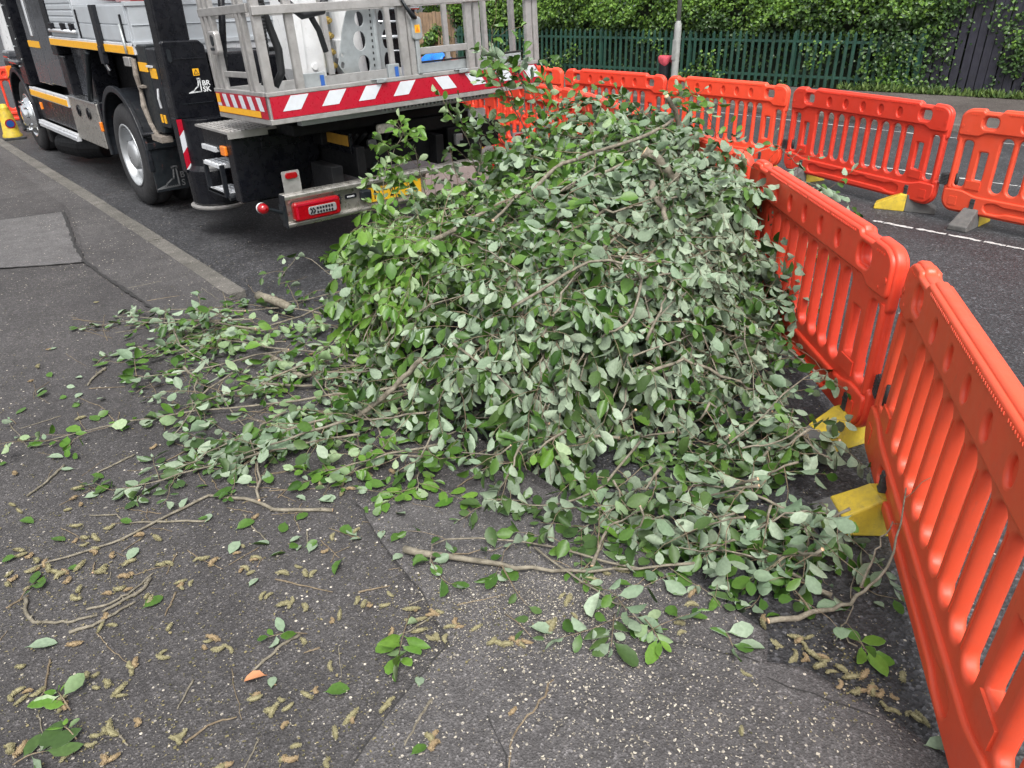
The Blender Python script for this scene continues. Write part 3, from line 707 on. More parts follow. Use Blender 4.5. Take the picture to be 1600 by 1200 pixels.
barrier((1.66, 16.6), (3.65, 16.4), 'red barrier across the lane ahead of the truck, behind the yellow cone', feet=((.3, HP), (1.7, HP)))
# blue sheet draped over the far barrier
b = MB(); k = 14; vs = []
for i in range(k):
    u = i / (k - 1)
    for y_, z_ in ((-.16, .80), (-.14, .98), (-.05, 1.06), (.06, 1.07), (.14, .98), (.16, .74)):
        vs.append((y_ + .03 * math.sin(9 * u + 3 * z_), u * .9 + .03 * math.sin(13 * z_), z_ + .035 * math.sin(11 * u + y_ * 20) * (z_ < 1) + .05 * math.sin(3.2 * u)))
b.add(vs, [(6 * i + j, 6 * i + j + 1, 6 * i + j + 7, 6 * i + j + 6) for i in range(k - 1) for j in range(5)])
o = b.build('plastic_sheet', M['sheet_blue'], smooth=True); o.location = (8.31, 11.05, .03); o.scale = (1, .6, .95)
o.modifiers.new('thick', 'SOLIDIFY').thickness = .01
tag(o, 'crumpled blue sheet draped over a far red barrier, seen through the basket', 'sheet')
# yellow cones at the kerb ahead of the truck
def cone(x, y, label):
    t = thing('no_waiting_cone', label, 'cone', 'yellow no-waiting cones', (x, y, .0))
    b = MB(); b.prism(rrect(-.17, -.17, .17, .17, .04), lambda u, v, d: (u, v, d), 0, .035); b.build('base', M['rubber'], t, bev=.006)
    b = MB(); b.lathe([(.145, .035), (.145, .06), (.125, .09), (.105, .30), (.08, .42), (.062, .47), (.066, .485), (.05, .50), (.04, .54), (0, .545)], (0, 0, 0), 'z', 20); b.build('body', M['yellow'], t, smooth=True)
    b = MB(); R = Matrix.Rotation(.16, 3, 'X')
    for q, mt in ((0, 0),):
        b.add([tuple(R @ Vector((.075 * math.cos(a), -.012, .075 * math.sin(a))) + Vector((0, -.118, .25))) for a in np.linspace(0, 2 * math.pi, 24, endpoint=False)] , [tuple(range(24))], 0)
        b.add([tuple(R @ Vector((.056 * math.cos(a), -.015, .056 * math.sin(a))) + Vector((0, -.118, .25))) for a in np.linspace(0, 2 * math.pi, 24, endpoint=False)] , [tuple(range(24))], 1)
    b.build('roundel', [M['hazred'], M['blue']], t)
cone(2.27, 15.0, 'yellow cone with a blue and red disc standing at the kerb, nearest the camera')
cone(2.75, 15.75, 'yellow cone farther from the kerb, partly hidden by the truck front wheel')
# ================================================================== TRUCK
TR = np.array([3.55, 8.0, 0.0])
truck = thing('platform_truck', 'black and grey lorry with a folded access boom and aluminium work basket at its rear', 'truck', loc=tuple(TR))
def part(name, b, mat, parent=None, bev=0.0, smooth=False):
    b.xf(lambda p: (p[0] - TR[0], p[1] - TR[1], p[2] - TR[2]))
    return b.build(name, mat, parent or truck, bev, smooth)
XL, XR = 2.30, 4.80
def text_mesh(txt, size, fn, thick=.0015, squash=1.0, bold=.012):
    cu = bpy.data.curves.new('txt', 'FONT'); cu.body = txt; cu.size = size; cu.offset = bold * size; cu.resolution_u = 3
    ob = bpy.data.objects.new('txt', cu); COL.objects.link(ob)
    me = bpy.data.meshes.new_from_object(ob.evaluated_get(bpy.context.evaluated_depsgraph_get()))
    vs = [fn(v.co.x * squash, v.co.y) for v in me.vertices]; fs = [tuple(p.vertices) for p in me.polygons]
    bpy.data.objects.remove(ob); bpy.data.curves.remove(cu); bpy.data.meshes.remove(me)
    return vs, fs
# ---- chassis and running gear
b = MB()
for x in (3.12, 3.90): b.bb((x - .04, 5.35, .66), (x + .04, 13.9, .90))
for y in (5.5, 6.6, 7.4, 9.6, 11.2, 12.4): b.bb((3.16, y - .05, .70), (3.86, y + .05, .86))
part('chassis_frame', b, M['black_matt'], bev=.006)
b = MB(); b.bb((2.7, 5.62, 1.0), (4.4, 7.6, 1.085)); b.bb((3.0, 5.75, .88), (4.1, 5.9, 1.0)); b.bb((2.6, 7.62, 1.45), (4.5, 13.0, 1.53)); part('subframe', b, M['black_matt'], bev=.008)
b = MB(); b.bb((2.62, 7.6, .95), (4.5, 10.6, 1.45)); b.bb((2.75, 10.6, .6), (4.4, 13.0, 1.5)); b.bb((2.8, 7.2, .55), (3.0, 7.45, 1.3)); part('hydraulic_pack', b, M['black_matt'], bev=.02)
b = MB(); b.cyl((2.3 + .6, 8.7, .52), (4.2, 8.7, .52), .09, 14); b.lathe([(0, -.2), (.17, -.15), (.22, 0), (.17, .15), (0, .2)], (3.5, 8.7, .5), 'x', 20); b.cyl((2.7, 13.35, .5), (4.4, 13.35, .5), .07, 12); part('axle', b, M['black_matt'], smooth=True)
b = MB()
for i in range(7):
    x = 3.25 + .08 * i; b.tube([(x, 5.6, .95), (x + .05, 5.9, .78 + .03 * math.sin(i)), (x - .02, 6.3, .70), (x + .03, 6.9, .78), (x, 7.4, .9)], .014 + .003 * (i % 3), 7)
part('brake_hose', b, M['hose'], smooth=True)
b = MB(); b.box((3.32, 6.05, .78), (.09, 1.5, .12), rot=Matrix.Rotation(.16, 3, 'X')); b.box((3.52, 6.2, .72), (.05, 1.2, .06), rot=Matrix.Rotation(.22, 3, 'X') @ Matrix.Rotation(.1, 3, 'Z')); b.box((3.2, 6.0, .86), (.05, .1, .3)); b.cyl((3.14, 5.95, .9), (3.26, 5.95, .9), .05, 12); part('underbody_arm', b, M['black_plastic'], bev=.008)
# yellow banded beam, side lamps under the deck
b = MB(); b.bb((3.06, 5.40, .85), (3.09, 6.45, 1.0)); part('beam', b, M['black'], bev=.004)
b = MB(); b.bb((3.052, 5.42, .905), (3.058, 6.36, .985)); part('yellow_band', b, M['tape_dull'])
def wheel(name, x0, yc, r, wdt, dual, front=False):
    wgt = bpy.data.objects.new(name, None); COL.objects.link(wgt); wgt.parent = truck; wgt.location = (x0 - TR[0], yc - TR[1], r - TR[2])
    sg = 1 if x0 < 3.5 else -1
    def pr(P): return [(rr, sg * h) for rr, h in P]
    b = MB()
    for k in range(2 if dual else 1):
        o = .33 * k
        b.lathe(pr([(r * .56, .03 + o), (r * .62, .012 + o), (r * .80, .0 + o), (r * .93, .018 + o), (r * .985, .05 + o), (r, .075 + o), (r * .985, .085 + o), (r * .985, .095 + o), (r, .10 + o), (r, wdt - .09 + o), (r * .985, wdt - .05 + o), (r * .9, wdt + o), (r * .56, wdt - .02 + o)]), (0, 0, 0), 'x', 56)
    b.build('tyre', M['tyre'], wgt, smooth=True)
    b = MB()
    if not front:
        b.lathe(pr([(r * .60, .018), (r * .615, .008), (r * .585, .004), (r * .56, .02), (r * .55, .10), (r * .52, .15), (r * .46, .165), (r * .36, .165), (r * .345, .15), (r * .30, .15), (r * .28, .03), (r * .22, .015), (0, .015)]), (0, 0, 0), 'x', 40)
    else:
        b.lathe(pr([(r * .60, .018), (r * .615, .008), (r * .585, .004), (r * .56, .02), (r * .53, .04), (r * .47, -.015), (r * .40, -.045), (r * .30, -.055), (r * .27, -.085), (r * .16, -.10), (0, -.10)]), (0, 0, 0), 'x', 40)
    b.build('rim', M['rim'] if not front else M['chrome'], wgt, smooth=True)
    b = MB()
    for i in range(10):
        a = 2 * math.pi * i / 10; rr = r * (.41 if not front else .40); h = sg * (.165 if not front else -.045)
        b.cyl((h, rr * math.cos(a), rr * math.sin(a)), (h - sg * .035, rr * math.cos(a), rr * math.sin(a)), .016, 6)
    b.build('wheel_nuts', M['chrome'] if front else M['galv'], wgt)
    return wgt
wheel('rear_wheel', 2.31, 8.70, .52, .27, True); wheel('rear_wheel', 4.79, 8.70, .52, .27, True)
wheel('front_wheel', 2.33, 13.42, .50, .29, False, True); wheel('front_wheel', 4.77, 13.42, .50, .29, False, True)
# ---- rear mudguards, flap with its moulded mark
def arch(x0, x1, yc, zc, r, a0, a1, th=.03, n=22):
    b = MB(); P = [(yc + (r + d) * math.cos(q), zc + (r + d) * math.sin(q)) for d in (0, th) for q in np.linspace(a0, a1, n)]
    for lo, hi, lip in ((x0, x1, 0), (x0 - .012, x0 + .03, .03)):
        vs = [(x, yc + (r + d + (lip if d else 0)) * math.cos(q), zc + (r + d + (lip if d else 0)) * math.sin(q)) for x in (lo, hi) for d in (0, th) for q in np.linspace(a0, a1, n)]
        fs = []
        for i in range(n - 1):
            A, B, Cc, D = i, n + i, 2 * n + i, 3 * n + i
            fs += [(A, A + 1, B + 1, B), (Cc, D, D + 1, Cc + 1), (A, Cc, Cc + 1, A + 1), (B, B + 1, D + 1, D)]
        fs += [(0, n, 3 * n, 2 * n), (n - 1, 3 * n - 1, 4 * n - 1, 2 * n - 1)]; b.add(vs, fs)
    return b
for x0, x1 in ((XL, 2.98), (4.12, XR)): part('mudguard', arch(x0, x1, 8.70, .54, .61, math.radians(-8), math.radians(188)), M['black_plastic'], bev=.006)
b = MB(); b.bb((2.31, 8.045, .24), (2.98, 8.075, .72)); b.bb((2.31, 8.03, .66), (2.98, 8.045, .72)); fl = part('mud_flap', b, M['black_plastic'], bev=.004)
for x in (2.36, 2.45, 2.54, 2.63): pass
def emblem(fn, w):
    """stepped-tower outline emblem drawn as a ribbon"""
    P = [(0, 0), (.40, .14), (.48, .24), (.74, .44), (.80, .44), (.88, .96), (.82, .96), (.82, 1.06), (1.04, 1.06), (1.04, .96), (1.0, .96), (1.0, .06)]
    vs, fs = [], []
    for p, q in zip(P, P[1:]):
        d = np.array(q) - np.array(p, float); L = np.linalg.norm(d); d /= L; n = np.array([-d[1], d[0]]) * w / 2; p_, q_ = np.array(p) - d * w * .3, np.array(q) + d * w * .3; k = len(vs)
        vs += [fn(*(p_ + n)), fn(*(q_ + n)), fn(*(q_ - n)), fn(*(p_ - n))]; fs.append((k, k + 1, k + 2, k + 3))
    for i in range(6):
        u = .38 + .10 * i; k = len(vs); vs += [fn(u, .02), fn(u + .055, .02), fn(u + .055, .10), fn(u, .10)]; fs.append((k, k + 1, k + 2, k + 3))
    k = len(vs); vs += [fn(.0, -.03), fn(1.04, .02), fn(1.04, .08), fn(.25, .06)]; fs.append((k, k + 1, k + 2, k + 3))
    return vs, fs
b = MB(); f = lambda u, v: (2.315 + .22 * u, 8.043 - .001, .27 + .19 * v); b.add(*emblem(f, .07))
b.add(*text_mesh('B', .085, lambda u, v: (2.56 + u, 8.042, .355 + v))); b.add(*text_mesh('S', .085, lambda u, v: (2.56 + u, 8.042, .275 + v)))
part('moulded_mark', b, M['logo_grey'], fl)
b = MB(); b.bb((4.12, 8.045, .24), (4.79, 8.075, .72)); part('mud_flap', b, M['black_plastic'], bev=.004)
b = MB(); b.cyl((2.3, 8.06, .80), (2.75, 8.06, .80), .022, 10); b.cyl((2.32, 9.42, .78), (2.75, 9.42, .78), .02, 10); part('mudguard_bracket', b, M['black'], smooth=True)
# ---- side equipment, near side (x = 2.30)
def side(y0, y1, z0, z1, d=.03, x=XL): return MB().bb((x, y0, z0), (x + d, y1, z1))
b = MB(); b.bb((2.30, 9.50, .49), (2.75, 10.65, .97)); lk = part('steel_locker', b, M['steel'], bev=.01)
b = MB(); b.bb((2.285, 9.50, .97), (2.76, 10.65, .985)); part('lid_edge', b, M['chrome'], lk, bev=.003)
b = MB()
for y in (9.87, 10.28): b.lathe([(.0, -.012), (.062, -.012), (.066, -.004), (.066, 0)], (2.298, y, .84), 'x', 20); b.box((2.283, y, .84), (.012, .022, .075))
part('lock', b, M['black'], lk)
b = MB(); b.bb((2.31, 9.40, .50), (2.36, 9.49, .98)); part('locker_edge', b, M['black'], bev=.004)
b = MB(); b.box((2.29, 9.44, .74), (.03, .045, .10)); part('side_marker', b, M['lens_orange'], bev=.008)
b = MB(); b.bb((2.28, 10.68, .44), (2.33, 12.62, .525)); b.bb((2.272, 10.68, .47), (2.28, 12.62, .495)); part('sill_rail', b, M['alu_bright'], bev=.006)
b = MB(); b.bb((2.29, 10.70, .835), (2.34, 12.66, .955)); rl = part('side_rail', b, M['alu_bright'], bev=.005)
b = MB(); b.bb((2.283, 10.71, .85), (2.2895, 12.64, .92)); part('reflective_strip', b, M['tape_yellow'], rl)
b = MB(); b.bb((2.34, 10.7, .55), (2.42, 12.6, .82)); b.cyl((2.62, 10.75, .60), (2.62, 12.3, .60), .17, 20); part('air_tank', b, M['black'], smooth=False, bev=.004)
b = MB(); b.box((2.285, 12.18, .74), (.03, .06, .09)); part('side_marker', b, M['lens_orange'], bev=.008)
# air dam / wheel housing behind the front wheel
b = MB(); b.bb((2.36, 12.55, .20), (2.95, 12.75, .52)); b.tube([(2.45, 12.3, .22), (2.60, 11.7, .22), (2.75, 11.3, .24)], [.14, .16, .13], 18); part('silencer', b, M['black_matt'], smooth=False, bev=.02)
# black front column
b = MB(); b.bb((2.295, 12.52, .98), (2.62, 12.92, 3.3)); b.bb((2.29, 12.56, .98), (2.295, 12.60, 3.3)); part('front_column', b, M['black'], bev=.02)
b = MB()
for z in (1.2, 1.45, 1.7, 1.95): b.cyl((2.297, 12.86, z), (2.282, 12.86, z), .012, 8); b.cyl((2.297, 12.58, z + .1), (2.282, 12.58, z + .1), .012, 8)
part('bolt', b, M['galv'])
# dark glossy cabinets
b = MB(); b.bb((2.33, 11.42, 1.04), (3.0, 12.10, 3.0)); gp = part('glossy_cabinet', b, M['gloss_grey'], bev=.01)
b = MB(); b.bb((2.323, 11.50, 1.47), (2.3295, 12.08, 1.545)); part('reflective_strip', b, M['tape_yellow'], gp)
b = MB(); b.bb((2.318, 11.70, 1.60), (2.3295, 11.78, 2.1)); part('grab_handle', b, M['alu_bright'], gp, bev=.01)
b = MB(); b.bb((2.33, 10.72, 1.06), (3.0, 11.40, 3.0)); part('grey_cabinet', b, M['gloss_grey'], bev=.008)
for A_, B_ in (((2.31, 10.60, 1.42), (2.5, 10.84, 3.0)), ((2.32, 10.42, .98), (2.5, 10.66, 1.42)), ((2.34, 9.5, .985), (2.6, 9.75, 1.52))): part('body_pillar', MB().bb(A_, B_), M['black'], bev=.012)
b = MB(); b.bb((2.42, 9.72, .99), (2.9, 10.42, 1.5)); part('glossy_cabinet', b, M['gloss_grey'], bev=.008)
b = MB(); b.tube([(2.295, 9.62, 1.0), (2.295, 9.25, 1.5)], .028, 10); part('stay_bar', b, M['black_plastic'])
# flat body with yellow strip and lockers
b = MB(); b.bb((2.29, 7.66, 1.53), (4.81, 10.72, 1.625)); bd = part('body_deck', b, M['alu_bright'], bev=.006)
b = MB(); b.bb((2.283, 7.70, 1.535), (2.2895, 10.70, 1.60)); part('reflective_strip', b, M['tape_yellow'], bd)
b = MB(); b.bb((2.31, 9.44, 1.63), (2.9, 10.60, 2.55))
for i in range(13): b.bb((2.303, 9.50, 1.72 + .06 * i), (2.312, 10.52, 1.765 + .06 * i))
sh = part('shutter_locker', b, M['grey_paint'], bev=.005)
for y in (9.56, 9.92, 10.40): b = MB(); b.box((2.285, y, 1.735), (.045, .075, .065)); b.box((2.272, y, 1.755), (.03, .05, .035)); part('latch', b, M['black'], sh, bev=.008)
b = MB(); b.cyl((2.285, 9.48, 1.69), (2.285, 10.56, 1.69), .018, 10); part('shutter_bar', b, M['alu_bright'], sh, smooth=True)
b = MB(); b.bb((2.295, 10.54, 1.68), (2.312, 10.58, 2.5)); part('shutter_guide', b, M['black'], sh)
b = MB(); b.bb((2.305, 7.72, 1.63), (3.3, 9.40, 1.945)); b.bb((2.299, 7.76, 1.64), (2.306, 9.36, 1.77)); b.bb((2.299, 7.76, 1.778), (2.306, 9.36, 1.93)); ds = part('drop_side_locker', b, M['grey_paint'], bev=.006)
for y, z in ((7.86, 1.86), (9.30, 1.9)): part('hinge_strap', MB().bb((2.285, y, 1.63), (2.300, y + .03, z)), M['black'], ds, bev=.004)
b = MB(); b.box((2.28, 8.62, 1.73), (.04, .13, .42)); b.box((2.275, 8.62, 1.50), (.05, .10, .16)); b.tube([(2.27, 8.60, 1.42), (2.28, 8.55, 1.36), (2.29, 8.6, 1.33)], .02, 8); part('strap_ratchet', b, M['black_plastic'], ds, bev=.02)
b = MB(); b.box((2.285, 7.88, 1.47), (.05, .16, .08)); part('side_plate', b, M['alu'], bd, bev=.006)
b = MB(); b.tube([(2.28, 7.90, 1.78), (2.275, 7.86, 1.62), (2.27, 7.84, 1.54)], .012, 7); part('toggle', b, M['galv'], bd, smooth=True)
b = MB(); b.bb((2.31, 7.66, 1.63), (4.78, 7.715, 1.94)); b.bb((2.31, 7.652, 1.77), (4.78, 7.662, 1.775)); b.bb((2.29, 7.65, 1.925), (4.80, 7.73, 1.96)); b.bb((2.29, 7.645, 1.6), (4.80, 7.70, 1.64)); part('rear_board', b, M['grey_paint'], bev=.004)
b = MB(); b.tube([(2.45, 7.95, 2.0), (2.75, 8.2, 2.02), (2.6, 8.8, 2.02), (2.5, 9.2, 2.04)], .06, 10); b.box((2.55, 8.05, 2.0), (.3, .45, .09)); part('red_tool_case', b, M['lens_red'], bev=.02)
b = MB(); b.bb((2.5, 7.75, 2.06), (4.6, 9.2, 2.5)); part('tool_store', b, M['pale_panel'], bev=.02)
# rear side cabinet and hoses by the wheel
b = MB(); b.bb((2.305, 7.42, .88), (2.75, 7.70, 1.62)); cbn = part('side_cabinet', b, M['black_plastic'], bev=.012)
b = MB(); b.bb((2.298, 7.46, 1.40), (2.3045, 7.68, 1.475)); part('reflective_strip', b, M['tape_yellow'], cbn)
b = MB(); b.bb((2.29, 7.17, .95), (2.7, 7.38, 1.60)); cb2 = part('side_cabinet', b, M['black_plastic'], bev=.012)
for A_, B_ in (((2.283, 7.20, 1.36), (2.2895, 7.35, 1.44)), ((2.283, 7.22, .99), (2.2895, 7.26, 1.06)), ((2.283, 7.30, .99), (2.2895, 7.34, 1.06))): part('reflective_strip', MB().bb(A_, B_), M['tape_yellow'], cb2)
b = MB(); b.tube([(2.275, 7.24, 1.12), (2.265, 7.23, 1.2), (2.275, 7.22, 1.28)], .010, 7); b.box((2.28, 7.33, 1.455), (.02, .12, .015)); part('pull_handle', b, M['alu_bright'], cb2)
b = MB(); b.tube([(2.285, 7.74, 1.50), (2.27, 7.72, 1.36), (2.285, 7.735, 1.22), (2.268, 7.70, 1.10), (2.28, 7.66, .95), (2.30, 7.60, .84)], [.022, .024, .018, .026, .02, .022], 9); b.box((2.29, 7.68, 1.27), (.05, .14, .02)); b.box((2.31, 7.52, .83), (.10, .26, .05)); part('worn_lever', b, barkmat('dusty_lever', (.10, .085, .07), (.25, .22, .19)), smooth=False)
# ---- rear outrigger
b = MB(); b.bb((2.30, 7.0, .98), (2.56, 7.165, 3.3)); ou = part('outrigger_column', b, M['black'], bev=.015)
b = MB(); b.prism([(2.285, 1.05), (2.285, 1.645), (2.30, 1.665), (2.60, 1.66), (2.645, 1.62), (2.67, 1.03)], lambda u, v, d: (u, d, v), 6.935, 6.99); pod = part('outrigger_cover', b, M['black'], bev=.012)
for z in (1.165, 1.52): part('moulded_rib', MB().bb((2.36, 6.929, z), (2.63, 6.936, z + .005)), M['black_plastic'], pod)
b = MB(); b.prism(rrect(2.315, 1.50, 2.35, 1.60, .016), lambda u, v, d: (u, d, v), 6.928, 6.936); part('grip_slot', b, M['black_plastic'], pod)
b = MB(); b.add(*emblem(lambda u, v: (2.437 + .108 * u, 6.9335, 1.250 + .105 * v), .085))
b.add(*text_mesh('BR', .058, lambda u, v: (2.560 + 1.05 * u, 6.9335, 1.302 + v), bold=.02)); b.add(*text_mesh('SK', .058, lambda u, v: (2.560 + 1.05 * u, 6.9335, 1.253 + v), bold=.02))
part('painted_mark', b, M['logo_white'], pod)
def warn(parent, fn, s):
    b = MB(); b.add([fn(0, 0), fn(s, 0), fn(s, s), fn(0, s)], [(0, 1, 2, 3)], 0)
    tri = [(.14, .2), (.86, .2), (.5, .85)]
    f2 = lambda u, v, k: fn(u * s, v * s, k)
    for i in range(3):
        p, q = np.array(tri[i]), np.array(tri[(i + 1) % 3]); d = (q - p) / np.linalg.norm(q - p); n = np.array([-d[1], d[0]]) * .045
        b.add([f2(*(p + n), 1), f2(*(q + n), 1), f2(*(q - n), 1), f2(*(p - n), 1)], [(0, 1, 2, 3)], 1)
    b.add([f2(.47, .38, 1), f2(.53, .38, 1), f2(.53, .6, 1), f2(.47, .6, 1)], [(0, 1, 2, 3)], 1); b.add([f2(.47, .28, 1), f2(.53, .28, 1), f2(.53, .33, 1), f2(.47, .33, 1)], [(0, 1, 2, 3)], 1)
    return part('warning_label', b, [M['tape_yellow'], M['ink']], parent)
warn(pod, lambda u, v, k=0: (2.50 + u, 6.9335 - .0015 * k, 1.385 + v), .055)
b = MB(); b.lathe([(.0, .30), (.21, .30), (.225, .33), (.235, .62), (.215, .64), (.20, .66), (.20, 1.05), (0, 1.05)], (2.52, 6.96, 0), 'z', 28); lg = part('outrigger_leg', b, M['black'], smooth=False, bev=.004)
b = MB(); b.lathe([(.0, .265), (.20, .265), (.25, .285), (.255, .30), (.22, .31), (0, .31)], (2.52, 6.96, 0), 'z', 28); part('foot_plate', b, M['alu'], lg, smooth=False)
b = MB(); z = .62; k = 0                                     # diagonal red and white tape on the leg housing
b.bb((2.275, 6.94, .60), (2.40, 7.05, 1.06)); hz = part('leg_guide', b, M['black'], bev=.004)
b = MB()
def stripes(fn, L, H, n, slope, first=0):
    out = MB(); w_ = L / n
    for i in range(-3, n + 3):
        a0, a1 = i * w_, (i + 1) * w_; pts = [(a0, 0), (a1, 0), (a1 + slope, H), (a0 + slope, H)]
        P = [(min(max(u, 0), L), v) for u, v in pts]
        if max(p[0] for p in P) - min(p[0] for p in P) < 1e-4: continue
        # exact clip
        poly = pts
        for lim, sgn in ((0, 1), (L, -1)):
            res = []
            for p, q in zip(poly, poly[1:] + poly[:1]):
                ip, iq = (p[0] - lim) * sgn >= 0, (q[0] - lim) * sgn >= 0
                if ip: res.append(p)
                if ip != iq:
                    s_ = (lim - p[0]) / (q[0] - p[0]); res.append((lim, p[1] + s_ * (q[1] - p[1])))
            poly = res
            if not poly: break
        if len(poly) < 3: continue
        out.add([fn(u, v) for u, v in poly], [tuple(range(len(poly)))], (i + first) % 2)
    return out
b = stripes(lambda u, v: (2.278 + v, 6.9375, .63 + u), .42, .062, 3, .07, 0); part('hazard_tape', b, [M['hazred'], M['hazwhite']], hz)
# ---- rear step box, chequer plate, steps
b = MB(); b.prism([(2.32, .50), (2.32, 1.03), (3.02, 1.03), (3.06, .80), (2.92, .50)], lambda u, v, d: (u, d, v), 5.92, 6.04); b.bb((2.32, 6.04, .88), (3.0, 6.5, 1.03)); b.bb((2.50, 6.04, .46), (3.0, 6.5, .88)); b.bb((2.55, 5.905, .90), (2.95, 5.92, .99)); stb = part('step_box', b, M['black'], bev=.01)
b = MB(); b.bb((2.29, 5.90, 1.035), (3.05, 6.55, 1.052)); b.bb((2.29, 5.896, 1.0), (2.62, 5.90, 1.045))
for i in range(17):
    for j in range(16):
        x, y = 2.315 + .0445 * i, 5.925 + .0395 * j
        b.box((x, y, 1.053), (.030, .010, .006), rot=Matrix.Rotation(math.pi / 4 if (i + j) % 2 else -math.pi / 4, 3, 'Z'))
part('chequer_plate', b, M['alu'])
for z, d in ((.745, .03), (.52, .02)):
    b = MB(); b.bb((2.30, 6.22, z - d / 2), (2.50, 6.56, z + d / 2))
    for i in range(9):
        for j in range(4): b.box((2.32 + .045 * j, 6.24 + .037 * i, z + d / 2 + .002), (.02, .008, .006), rot=Matrix.Rotation(.7 if (i + j) % 2 else -.7, 3, 'Z'))
    part('step_tread', b, M['alu_bright'], bev=.003)
part('step_edge', MB().bb((2.30, 6.24, .86), (2.5, 6.52, .90)), M['alu_bright'], bev=.003)
b = MB(); b.bb((2.30, 6.20, .50), (2.335, 6.225, .76)); b.bb((2.30, 6.55, .50), (2.335, 6.575, .76)); b.bb((2.30, 6.225, .50), (2.335, 6.55, .53)); b.cyl((2.32, 6.18, .50), (2.9, 6.14, .56), .028, 10); b.cyl((2.9, 6.14, .56), (3.2, 6.1, .60), .02, 10); part('step_bracket', b, M['black_plastic'])
b = MB(); b.tube([(2.36, 6.10, .74), (2.38, 6.05, .62), (2.36, 6.05, .54)], .012, 7); b.tube([(2.42, 6.06, .56), (2.50, 6.0, .62), (2.56, 6.0, .7)], .016, 7); part('step_stay', b, M['galv'], smooth=True)
b = MB(); b.prism(rrect(5.965, .855, 6.06, .93, .012), lambda u, v, d: (d, u + .06, v), 2.295, 2.32); part('side_marker', b, M['lens_orange'], bev=.006)
# ---- rear bumper bar with lamps and plate
b = MB(); P = [(0, 0), (-.035, 0), (-.05, .015), (-.05, .035), (-.012, .035), (-.012, .205), (-.05, .205), (-.05, .235), (-.03, .25), (.03, .25), (.03, .235), (0, .22)]
b.prism(P, lambda u, v, d: (d, 5.24 + u, .43 + v), 2.345, 4.78); bp_ = part('rear_bumper', b, M['steel'], bev=.006)
for x in (2.34, 4.772): part('end_cap', MB().bb((x, 5.19, .435), (x + .012, 5.27, .675)), M['black_plastic'], bp_, bev=.004)
for x in (2.8, 4.2): part('bumper_arm', MB().bb((x, 5.27, .55), (x + .1, 5.6, .80)), M['black_matt'], bev=.006)
for x0 in (2.40, 4.34):
    b = MB(); b.prism(rrect(x0, .472, x0 + .385, .610, .025), lambda u, v, d: (u, d, v), 5.165, 5.222); lp = part('tail_lamp', b, M['lens_red'], bev=.012)
    b = MB(); q0 = x0 + (.11 if x0 < 3 else .03); b.prism(rrect(q0, .505, q0 + .235, .568, .018), lambda u, v, d: (u, d, v), 5.158, 5.166); part('clear_lens', b, M['lens_clear'], lp, bev=.003)
    b = MB()
    for i in range(6):
        for j in range(2): b.prism(ell(q0 + .075 + .024 * i, .521 + .030 * j, .009, .010, 6), lambda u, v, d: (u, d, v), 5.1545, 5.1585)
    for i in range(2):
        for sg in (-1, 1): b.box((q0 + .022 + .022 * i, 5.156, .5365 + sg * .011), (.010, .004, .028), rot=Matrix.Rotation(-.7 * sg, 3, 'Y'))
    part('lamp_cells', b, M['black_plastic'], lp)
    b = MB(); b.bb((x0 + .02, 5.162, .586), (x0 + .365, 5.1655, .600)); b.bb((x0 + .012, 5.162, .49), (x0 + .03, 5.1655, .58)); part('reflex_strip', b, M['hazred'], lp)
b = MB(); b.prism(rrect(2.86, .553, 2.965, .588, .012), lambda u, v, d: (u, d, v), 5.222, 5.229)
b.tube([(2.80, 5.218, .60), (2.812, 5.214, .575), (2.80, 5.214, .555), (2.808, 5.218, .53)], .012, 8); mk = part('badge', b, M['black_plastic'])
b = MB()
for i in range(6): b.bb((2.88 + .011 * i, 5.2205, .564), (2.887 + .011 * i, 5.2225, .576))
part('badge_marks', b, M['logo_white'], mk)
b = MB(); b.bb((2.985, 5.17, .525), (3.075, 5.225, .605)); part('plate_lamp', b, M['black_plastic'], bev=.014)
b = MB(); b.bb((3.06, 5.215, .49), (3.58, 5.222, .605)); pl = part('number_plate', b, M['plate'], bev=.002)
b = MB(); b.add(*text_mesh('N', .10, lambda u, v: (3.115 + u, 5.2135, .512 + v), squash=.8)); b.add(*text_mesh('2', .10, lambda u, v: (3.265 + u, 5.2135, .512 + v), squash=.8)); part('plate_letter', b, M['ink'], pl)
b = MB(); b.bb((3.62, 5.19, .45), (4.30, 5.225, .64)); part('rear_panel', b, M['pale_panel'], bev=.004)
for x in (2.37, 4.62):
    b = MB(); b.prism([(x, .68), (x + .14, .68), (x + .135, .83), (x + .128, .84), (x, .84), (x - .004, .83)], lambda u, v, d: (u, d, v), 5.215, 5.221); rb = part('reflector_bracket', b, M['alu'])
    b = MB(); b.prism(rrect(x + .02, .785, x + .115, .828, .018), lambda u, v, d: (u, d, v), 5.203, 5.2145); part('reflector', b, M['lens_red'], rb, bev=.003)
for x, sg in ((2.345, -1), (4.78, 1)):
    b = MB(); b.tube([(x, 5.24, .54), (x + sg * .07, 5.23, .575), (x + sg * .135, 5.22, .60)], [.014, .012, .012], 8); b.bb((x - .012, 5.2, .49), (x + .012, 5.28, .60)); sk = part('marker_stalk', b, M['black_plastic'])
    b = MB(); b.lathe([(0, -.05), (.028, -.045), (.038, -.02), (.038, 0)], (x + sg * .165, 5.215, .61), 'y', 18); part('red_lens', b, M['lens_red'], sk, smooth=True)
    b = MB(); b.lathe([(.041, .0), (.041, .012), (.036, .03), (.02, .045), (0, .05)], (x + sg * .165, 5.215, .61), 'y', 18); part('white_lens', b, M['white'], sk, smooth=True)
